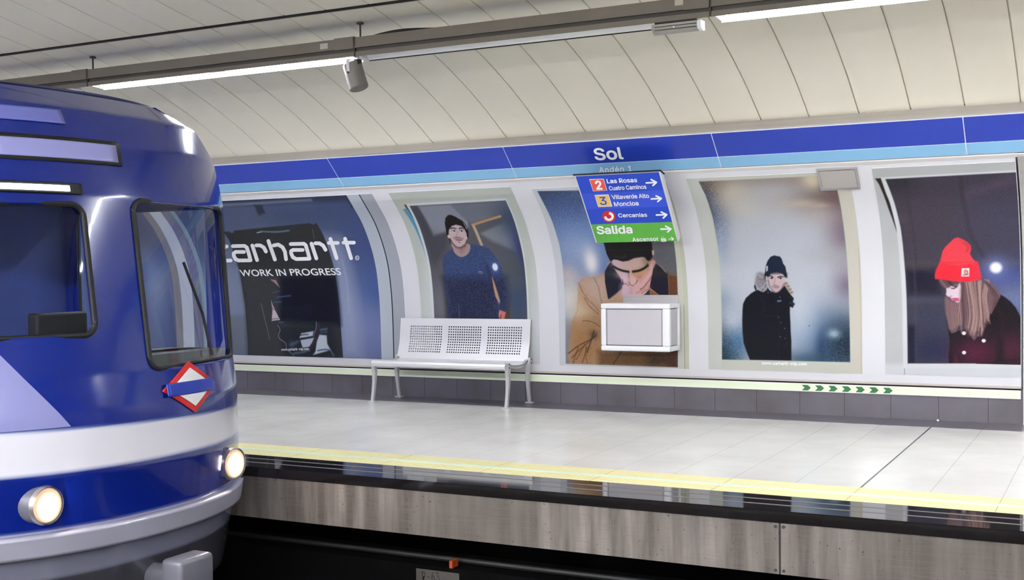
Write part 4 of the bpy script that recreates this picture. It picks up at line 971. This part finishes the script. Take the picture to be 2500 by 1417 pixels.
lettering('www.carhartt-wip.com', SW, (1860, 890.5), (1970, 892.5), (1860, 883.5), m_white, T4, .02, off=.006)

# --- woman in red beanie
p = Print(-.442, .655, .392, 2.155, (206, 208, 209))
p.fr(0, 0, 1); p.poly([(2120, 410), (2500, 385), (2500, 440), (2150, 450)], (196, 199, 198), 8, .7); p.poly([(2150, 890), (2510, 890), (2510, 930), (2150, 930)], (226, 229, 234), 6)
stripe(p, -.284, -.279, 0, 1.3, (120, 122, 122)); stripe(p, -.279, .70, .39, .52, (226, 229, 234))
p.fr(2100, 350, 4.7225)
p.poly([(173, 403), (238, 400), (262, 470), (300, 580), (352, 700), (405, 880), (445, 1090), (395, 940), (330, 760), (270, 590), (218, 470)], (58, 48, 46), 1)
p.fr(0, 0, 1)
LE = [(2161.5, 436.8), (2172, 462), (2183.5, 494), (2192, 526), (2199, 556), (2204, 595), (2208, 640), (2211, 680), (2213, 718), (2215, 800), (2216, 888)]
PH = LE + [(2520, 888), (2520, 600), (2500, 415), (2480, 420)]
p.poly([(x - (11 if x < 2300 else -10), y - (4 if y < 460 else 0)) for x, y in LE[:-1]] + [(2205, 900), (2540, 900), (2540, 600), (2530, 395), (2480, 415)], (232, 234, 238), 1)
p.poly(PH, (74, 68, 80), 1); inside = np.abs(p.c - np.array([74, 68, 80])).sum(-1) < 8; inside |= (p.U > .3) & (p.V < 2.072) & (p.V > .5); p.c[inside] = (74, 68, 80); keep = p.c.copy()
p.fr(2100, 350, 4.7225)
p.poly([(1200, 560), (1750, 380), (1780, 440), (1230, 610)], (110, 88, 108), 10, .7).blob((1600, 900), 420, 320, (78, 76, 100), .7).blob((480, 870), 60, 40, (110, 96, 90), .4).blob((800, 800), 300, 260, (84, 72, 84), .6).blob((400, 450), 160, 100, (50, 48, 56), .7)
p.line([(1160, 380), (1180, 600), (1225, 850), (1290, 1080), (1420, 1300)], 16, (54, 50, 58), 5, .7).line([(505, 400), (545, 640), (590, 900), (620, 1150), (640, 1420)], 12, (50, 44, 52), 4, .6).line([(520, 500), (570, 800), (610, 1100)], 5, (96, 86, 96), 2, .5)
p.fr(2100, 550, 3.5425)
p.blob((1300, 450), 260, 130, (66, 78, 146), .85).blob((1340, 640), 200, 140, (120, 132, 172), .8).blob((1360, 760), 120, 90, (110, 128, 180), .6)
p.poly([(380, 370), (700, 370), (700, 610), (400, 610)], (34, 32, 50), 12, .85).blob((560, 650), 200, 30, (92, 90, 110), .7).blob((600, 800), 180, 150, (62, 66, 88), .8).poly([(405, 870), (480, 870), (485, 1200), (412, 1200)], (22, 24, 40), 6, .9).blob((640, 1080), 170, 130, (36, 42, 76), .8)
p.poly([(380, 330), (1400, 300), (1400, 350), (385, 372)], (104, 100, 84), 8, .35)  # greenish band painted in for the yellow strip mirrored across the poster
p.line([(455, 150), (470, 400), (480, 700), (485, 1190)], 12, (88, 84, 96), 3, .5)
JK = [(745, 820), (770, 900), (800, 930), (900, 900), (1080, 880), (1120, 760), (1180, 650), (1215, 600), (1255, 625), (1300, 660), (1345, 712), (1375, 770), (1410, 850), (1440, 900), (1440, 1205), (770, 1205), (766, 1120), (775, 1000)]
p.poly(JK, (30, 24, 30), 1.2).blob((1000, 1110), 130, 110, (104, 32, 66), .75).blob((1310, 1080), 90, 130, (92, 38, 58), .75).poly([(1170, 1190), (1200, 950), (1230, 980), (1245, 1190)], (28, 20, 26), 6, .8).poly([(810, 1200), (820, 1120), (850, 1200)], (104, 40, 62), 4, .7).line([(1180, 700), (1230, 820), (1210, 960)], 8, (52, 36, 34), 4, .6).line([(1260, 1170), (1400, 1160)], 20, (34, 26, 30), 5, .6)
HR = [(678, 462), (700, 520), (738, 545), (742, 600), (728, 640), (735, 740), (755, 820), (762, 890), (790, 935), (830, 925), (850, 880), (885, 860), (915, 900), (950, 950), (985, 998), (1012, 965), (1055, 962), (1075, 900), (1105, 830), (1118, 770), (1135, 770), (1170, 700), (1200, 640), (1216, 612), (1195, 560), (1150, 510), (1095, 478), (1045, 455), (860, 484)]
p.poly(HR, (116, 90, 96), 1.5)
p.poly([(745, 545), (790, 520), (850, 500), (880, 520), (876, 600), (862, 660), (845, 672), (812, 655), (795, 650), (783, 625), (756, 615), (742, 598), (748, 575)], (238, 216, 230), 1)
p.poly([(678, 464), (860, 480), (850, 520), (800, 515), (770, 540), (735, 545), (700, 520)], (104, 78, 84), 2).line([(760, 480), (800, 520), (835, 530)], 12, (60, 42, 50), 2).line([(700, 480), (745, 540)], 8, (170, 140, 140), 2, .7)
p.line([(790, 545), (812, 548), (832, 532)], 7, (76, 50, 60), 1).line([(778, 612), (792, 616)], 5, (160, 110, 120), 1, .8).dot((826, 640), 28, 10, (216, 96, 140)).dot((835, 652), 20, 6, (190, 80, 120), .8).line([(862, 560), (858, 640), (845, 670)], 8, (196, 150, 170), 3, .6)
rr = random.Random(3)
STR = [(196, 164, 158), (86, 62, 70), (172, 138, 136), (64, 46, 56), (214, 178, 164), (120, 92, 98), (182, 146, 120)]
for k in range(60):
    u = k / 59; x0 = 868 + 250 * u + rr.uniform(-6, 6); y0 = 484 - 20 * u + rr.uniform(0, 20)
    x1 = 880 + 245 * u ** .9 + rr.uniform(-14, 14); y1 = 960 - 40 * abs(u - .35) - 190 * max(0, u - .55) + rr.uniform(-70, 20)
    bow = 18 * math.sin(u * 5) + 55 * u * (1 - u)
    p.line([(x0, y0), ((x0 + x1) / 2 + bow - 10, y0 + (y1 - y0) * .4), ((x0 + x1) / 2 + bow, y0 + (y1 - y0) * .7), (x1, y1)], rr.uniform(3, 8), STR[rr.randrange(7)], 1.2, .65)
for k in range(16):
    u = k / 15; p.line([(1045 + 55 * u, 462 + 30 * u), (1110 + 60 * u, 540 + 40 * u), (1150 + 45 * u, 640), (1140 + 30 * u, 740 - 60 * u)], rr.uniform(3, 7), [(84, 62, 68), (150, 118, 116), (58, 44, 52)][k % 3], 1.3, .6)
for k in range(22):
    u = k / 21; p.line([(738 + 128 * u, 630 + 45 * min(1, u * 2)), (745 + 110 * u, 760), (775 + 80 * u, 905 - 30 * u + rr.uniform(-20, 10))], rr.uniform(3, 7), [(156, 120, 118), (96, 70, 78), (190, 156, 148)][k % 3], 1.3, .6)
p.poly([(650, 462), (648, 430), (656, 395), (690, 322), (702, 270), (712, 225), (740, 182), (785, 140), (815, 112), (848, 104), (885, 120), (925, 142), (955, 172), (962, 200), (950, 250), (975, 290), (1000, 312), (1018, 320), (1030, 370), (1046, 440), (1040, 462), (1000, 480), (930, 488), (860, 486), (790, 480), (740, 472), (690, 465)], (250, 74, 88), 1)
p.poly([(650, 462), (652, 400), (690, 325), (860, 350), (1018, 320), (1046, 440), (1040, 462), (930, 488), (790, 480)], (250, 50, 68), 3).line([(690, 320), (780, 322), (880, 322), (1018, 318)], 6, (226, 62, 66), 2, .7).line([(905, 150), (935, 185), (925, 220)], 12, (206, 50, 66), 3, .8).line([(860, 110), (890, 150)], 5, (226, 60, 76), 2, .6)
p.poly([(877, 372), (945, 371), (944, 443), (875, 444)], (236, 240, 246), .7)
p.line([(930, 398), (915, 390), (903, 400), (905, 415), (918, 422), (932, 415)], 9, (226, 120, 60), .8).line([(916, 402), (930, 408)], 5, (200, 60, 50), .8).line([(890, 431), (934, 429)], 7, (90, 96, 130), .8, .8)
for q in ((898, 935), (1069, 1000), (899, 1103)): p.dot(q, 12, 13, (240, 238, 244))
p.blob((1175, 368), 70, 75, (130, 140, 196), .8).dot((1175, 368), 34, 38, (255, 255, 255), 1, .6)
p.grain(4, inside.astype(float)); p.c[~inside] = keep[~inside]; p.fr(0, 0, 1)
p.build('advertising_poster', 'poster of a woman with long brown hair in a red beanie, far right')

# ------------------------------------------------------------------ metro train standing at the left
TC, HW, TB = -5.585, 1.15, -19.0        # centre line, half width, rear end of the car
m_livery = vmat('blue_and_white_livery', .16, coat=.6)
m_tblue = mat('train_blue', (0, 30, 126), .18, coat=.6)
m_twhite = mat('train_white', (206, 206, 220), .25, coat=.4)
m_tgrey = mat('train_underframe_grey', (120, 120, 132), .4, metal=.3)
m_glass = glassy('cab_glass', (.90, .93, .98))
m_cab = mat('cab_interior_grey', (96, 100, 96), .7)
m_cabblue = mat('cab_bulkhead_blue', (60, 80, 150), .6)
ZT = 2.44
def hw(z):
    if z < 1.7: return HW
    t = min(1, (z - 1.7) / (ZT - 1.7)); return HW * (1 - .42 * t ** 2.6)
TS = -.22
def nose(z): return TS + float(np.interp(z, [-.62, -.2, 0, .25, .6, .8, 1.2, 1.8, 2.1, 2.3, ZT], [-3.50, -3.40, -3.36, -3.34, -3.36, -3.40, -3.45, -3.52, -3.58, -3.68, -3.92]))
def fx(y, z):
    t = abs(y - TC) / HW
    b = float(np.interp(z, [-.6, .3, .9, 1.8, 2.44], [.42, .42, .40, .34, .34]))
    return nose(z) - b * t ** 2.4
train = thing('metro_train', (-6, TC, -.99), 'blue and white metro train arriving at the left, headlamps lit', 'train')
# front skin, with window openings left out
ys_n, zs_n = 200, 230
ZL = np.linspace(-.60, ZT, zs_n)
def in_rr(y, z, y0, y1, z0, z1, r=.07):
    dx = max(y0 + r - y, 0, y - (y1 - r)); dz = max(z0 + r - z, 0, z - (z1 - r)); return dx * dx + dz * dz < r * r
WIN = [(-5.62, -4.60, .80, 1.78), (-6.62, -5.98, 1.02, 1.74)]
vs, cols = [], []
def sst(e0, e1, v): t = min(1, max(0, (v - e0) / (e1 - e0))); return t * t * (3 - 2 * t)
def livery(y, z):
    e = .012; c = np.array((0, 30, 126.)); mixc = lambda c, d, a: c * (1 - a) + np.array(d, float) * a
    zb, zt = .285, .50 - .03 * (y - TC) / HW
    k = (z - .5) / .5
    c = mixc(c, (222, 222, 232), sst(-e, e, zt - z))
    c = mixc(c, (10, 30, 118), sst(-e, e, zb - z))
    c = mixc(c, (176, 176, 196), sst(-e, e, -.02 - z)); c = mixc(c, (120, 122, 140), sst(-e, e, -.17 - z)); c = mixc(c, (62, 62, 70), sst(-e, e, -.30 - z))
    return tuple(c)
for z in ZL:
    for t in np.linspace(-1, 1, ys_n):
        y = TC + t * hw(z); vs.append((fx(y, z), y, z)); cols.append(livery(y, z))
fs = []
for i in range(zs_n - 1):
    for j in range(ys_n - 1):
        k = i * ys_n + j; cy = (vs[k][1] + vs[k + ys_n + 1][1]) / 2; cz_ = (vs[k][2] + vs[k + ys_n + 1][2]) / 2
        if any(in_rr(cy, cz_, *w_) for w_ in WIN): continue
        fs.append((k, k + 1, k + ys_n + 1, k + ys_n))
me = bpy.data.meshes.new('front_shell'); me.from_pydata(vs, [], fs)
me.polygons.foreach_set('use_smooth', [True] * len(fs))
at = me.color_attributes.new('print', 'FLOAT_COLOR', 'POINT'); c = lin(np.array(cols, float))
at.data.foreach_set('color', np.concatenate([c, np.ones((len(c), 1))], 1).astype(np.float32).ravel())
fo = put('front_shell', me, m_livery, train)
so = fo.modifiers.new('solid', 'SOLIDIFY'); so.thickness = .02; so.offset = -1
def patch(name, y0, y1, z0, z1, m, off, par=train, ny=14, nz=8, th=.0, frame=None):
    """a piece following the nose surface; frame = inner rounded opening cut out"""
    vs = []; 
    for z in np.linspace(z0, z1, nz):
        for y in np.linspace(y0, y1, ny): vs.append((fx(y, z) + off, y, z))
    fs = [(i * ny + j, i * ny + j + 1, (i + 1) * ny + j + 1, (i + 1) * ny + j) for i in range(nz - 1) for j in range(ny - 1)]
    o = mesh(name, vs, fs, m, par, True)
    if th: s_ = o.modifiers.new('solid', 'SOLIDIFY'); s_.thickness = th; s_.offset = 0
    return o
for nm, w_ in (('windscreen', WIN[0]), ('side_windscreen', WIN[1])):
    g_ = patch(nm, w_[0] + .01, w_[1] - .01, w_[2] + .01, w_[3] - .01, m_glass, -.012)
    n_ = 40; vs = []
    y0, y1, z0, z1 = w_; r = .07; out = []
    for (cy, cz_, a0) in ((y1 - r, z1 - r, 0), (y0 + r, z1 - r, 90), (y0 + r, z0 + r, 180), (y1 - r, z0 + r, 270)):
        for k in range(7): a = math.radians(a0 + k * 15); out.append((cy, cz_, math.cos(a), math.sin(a)))
    P = []
    for (cy, cz_, ca, sa) in out + out[:1]:
        y = cy + ca * (r + .004); z = cz_ + sa * (r + .004); P.append((fx(y, z) + .004, y, z))
    MB().tube(P, .016, 8).build('window_seal', m_rubber, g_, True)
    if nm == 'windscreen':
        w1 = MB().tube([(fx(-5.05, .86) + .03, -5.05, .84), (fx(-5.1, 1.1) + .02, -5.1, 1.1), (fx(-5.25, 1.42) + .02, -5.25, 1.42)], .009, 6)
        w1.build('wiper', m_rubber, g_)
# body sides and roof
OUT = [(s_ * hw(z), z) for s_ in (1,) for z in ZL]
def side(sgn, name):
    ops = ([(-5.45, -4.22, .80, 1.80)] + [(-7.9 - 3.7 * i, -6.6 - 3.7 * i, .9, 1.75) for i in range(3)])
    zs = sorted(set([-.60, -.02, .285, .50, 1.7] + [v for o in ops for v in o[2:]])); xs = sorted(set([TB] + [v for o in ops for v in o[:2]]))
    b = MB(); y = TC + sgn * HW
    zs_f = zs; top = list(np.linspace(1.7, ZT, 16))[1:]
    allz = sorted(set(zs_f + top)); xr = lambda z: fx(TC + sgn * hw(z), z)
    cells = xs + [None]
    for i in range(len(allz) - 1):
        za, zb = allz[i], allz[i + 1]
        for j in range(len(xs)):
            xa = xs[j]; last = j == len(xs) - 1
            xa_, xb_ = (xa, xs[j + 1]) if not last else (xa, None)
            zm = (za + zb) / 2; xm = (xa + (xb_ if xb_ is not None else -3.9)) / 2
            if any(o[0] < xm < o[1] and o[2] < zm < o[3] for o in ops): continue
            x2a = xb_ if xb_ is not None else xr(za); x2b = xb_ if xb_ is not None else xr(zb)
            m_ = 1 if .285 <= za and zb <= .501 else (2 if zb <= -.01 else 0)
            b.add([(xa, TC + sgn * hw(za), za), (x2a, TC + sgn * hw(za), za), (x2b, TC + sgn * hw(zb), zb), (xa, TC + sgn * hw(zb), zb)], [(0, 1, 2, 3)], m_)
    o = mesh(name, b.v, b.f, [m_tblue, m_twhite, m_tgrey], train, False, b.m)
    s_ = o.modifiers.new('solid', 'SOLIDIFY'); s_.thickness = .03; s_.offset = 1 if sgn > 0 else -1
    for k, (x0, x1, z0, z1) in enumerate(ops):
        yy = TC + sgn * (HW - .01)
        g_ = MB().box(x0, x1, yy - .004, yy + .004, z0, z1).build('cab_side_window' if k == 0 else 'saloon_window', m_glass, train)
        MB().tube([(x0, yy, z0), (x1, yy, z0), (x1, yy, z1), (x0, yy, z1), (x0, yy, z0)], .014, 6).build('window_seal', m_rubber, g_)
    for i in range(3):
        xd = -6.5 - 3.7 * i; yd = TC + sgn * (HW + .006)
        d = MB().bbox(xd + .10, xd + .72, yd - .012, yd + .012, .02, 1.9, .006).bbox(xd + .73, xd + 1.35, yd - .012, yd + .012, .02, 1.9, .006)
        if xd + 1.4 < -5.2: d.build('sliding_door', m_twhite, train)
    return o
side(1, 'platform_side'); side(-1, 'track_side')
b = MB(); n_ = 24; yy = np.linspace(TC - hw(ZT), TC + hw(ZT), n_); arch = lambda y: ZT + .012 * (1 - ((y - TC) / hw(ZT)) ** 2)
b.add([(TB, y, arch(y)) for y in yy] + [(fx(y, ZT), y, arch(y) if 0 < i < n_ - 1 else ZT) for i, y in enumerate(yy)], [(i, i + 1, i + 1 + n_, i + n_) for i in range(n_ - 1)])
b.add([(fx(y, ZT), y, ZT) for y in yy] + [(fx(y, ZT), y, arch(y)) for y in yy], [(i, i + 1, i + 1 + n_, i + n_) for i in range(n_ - 1)])
b.build('roof', mat('train_roof_blue', (8, 22, 76), .4), train, True)
MB().box(TB, TB + .05, TC - 1.1, TC + 1.1, -.5, 2.4).build('rear_wall', m_tgrey, train)
MB().box(TB, -4.15, TC - 1.12, TC + 1.12, -.12, -.02).build('floor_pan', m_tgrey, train)
MB().box(TB + .1, -4.2, TC - .78, TC + .78, 2.28, 2.30).build('interior_ceiling', m_cab, train)
MB().box(-5.62, -5.58, TC - 1.12, TC + 1.12, -.02, 2.30).build('bulkhead', m_cabblue, train)
MB().prism([(TC - 1.08, -.02), (TC + 1.08, -.02), (TC + 1.08, .84), (TC - 1.08, .84)], -4.35, -4.02).bbox(-4.5, -4.15, TC - 1.05, TC + 1.05, .60, .84, .02).build('driver_console', m_cab, train)
MB().bbox(-4.95, -4.5, TC + .25, TC + .72, .42, .5, .02).bbox(-5.0, -4.9, TC + .27, TC + .70, .5, 1.1, .02).box(-4.8, -4.65, TC + .42, TC + .55, -.02, .42).build('driver_seat', m_rubber, train)
# headlamps
for y in (-6.34, -4.86):
    z = .125; x = fx(y, z); h_ = thing('headlamp', (0, 0, 0)); h_.parent = train; h_.location = (6, -TC, .99); del h_
    P = [(x - .10, y, z), (x + .05, y, z)]
    o = MB().tube(P, [.105, .098], 28).build('headlamp_housing', m_tgrey, train, True)
    MB().tube([(x + .045, y, z), (x + .056, y, z)], [.097, .088], 28).build('lens', mat('warm_lens_glass', (226, 186, 160), .15), o, True)
    MB().tube([(x + .054, y, z - .005), (x + .064, y, z - .005)], [.050, .042], 24).build('bulb', m_lampwarm, o, True)
    MB().tube([(x + .03, y, z + .0) , (x + .058, y, z)], [.107, .101], 28, cap=False).build('rim', m_steel, o, True)
for o in [q for q in bpy.data.objects if q.name.startswith('headlamp') and q.type == 'EMPTY']: bpy.data.objects.remove(o)
o = patch('tube_glint_backing', -6.50, -5.98, 1.80, 1.86, m_rubber, .012, th=.02)  # backing and glowing bar added to imitate reflected tubes, no lamp of the train
patch('tube_glint', -6.46, -6.06, 1.815, 1.845, m_tubeglint, .026, par=o, th=.006)
# two plain pale lilac panels added above the windscreens
o = patch('lilac_panel_base', -6.46, -5.66, 1.98, 2.12, m_rubber, .006, th=.012)
patch('lilac_panel_face', -6.43, -5.69, 2.0, 2.10, mat('pale_lilac_face', (150, 152, 210), .2), .014, par=o, th=.003)
o = patch('upper_lilac_panel', -6.40, -5.98, 2.20, 2.28, mat('pale_lilac_panel', (110, 116, 190), .25), .008, th=.008)
# red diamond emblem with a blue bar
vs = []
for z in np.linspace(.53, 1.0, 24):
    for u_ in np.linspace(0, 1, 16): y = -6.725 + (.565 - .36 * (z - .5) / .5) * u_; vs.append((fx(y, z) + .0025, y, z))
mesh('livery_wedge', vs, [(i * 16 + j, i * 16 + j + 1, (i + 1) * 16 + j + 1, (i + 1) * 16 + j) for i in range(23) for j in range(15)], mat('train_pale_lilac', (140, 142, 196), .22, coat=.4), train, True)
dc, dz = -5.30, .665
def diamond(nm, w_, h_, m, off, par):
    n_, k_ = 21, 17; vs = []
    for v_ in np.linspace(-1, 1, n_):
        for u_ in np.linspace(-1, 1, k_):
            y = dc + w_ * (1 - abs(v_)) * u_; z = dz + h_ * v_; vs.append((fx(y, z) + off, y, z))
    fs = [(i * k_ + j, i * k_ + j + 1, (i + 1) * k_ + j + 1, (i + 1) * k_ + j) for i in range(n_ - 1) for j in range(k_ - 1)]
    o = mesh(nm, vs, fs, m, par, True); s_ = o.modifiers.new('solid', 'SOLIDIFY'); s_.thickness = .006; s_.offset = 0; return o
em = diamond('emblem', .27, .155, m_circ, .008, train); em['label'] = 'red diamond emblem'
diamond('emblem_field', .205, .115, m_white, .014, em)
patch('emblem_bar', dc - .24, dc + .24, dz - .038, dz + .038, m_bandblue, .020, par=em, th=.004)
# bumper, coupler, bogie
patch('bumper_beam', TC - 1.06, TC + 1.06, -.155, -.035, mat('silver_bumper', (186, 186, 204), .3, metal=.3), .03, th=.05, ny=40)
MB().tube([(-4.1, TC, -.42), (-3.45, TC, -.42)], .07, 16).bbox(-3.48, -3.32, TC - .14, TC + .14, -.56, -.28, .03).build('coupler', m_tgrey, train, True)
for xb in (-5.2, -7.3, -15.2, -17.3):
    for s_ in (-1, 1):
        y = TC + s_ * .725
        MB().tube([(xb, y - .06, -.54), (xb, y + .06, -.54)], .415, 32).build('wheel', m_tgrey, train, True)
    MB().tube([(xb, TC - .7, -.54), (xb, TC + .7, -.54)], .06, 12).build('axle', m_tgrey, train)
for xb in (-6.25, -16.25):
    MB().bbox(xb - 1.6, xb + 1.6, TC - 1.0, TC - .86, -.66, -.42, .03).bbox(xb - 1.6, xb + 1.6, TC + .86, TC + 1.0, -.66, -.42, .03).build('bogie_frame', m_rubber, train)
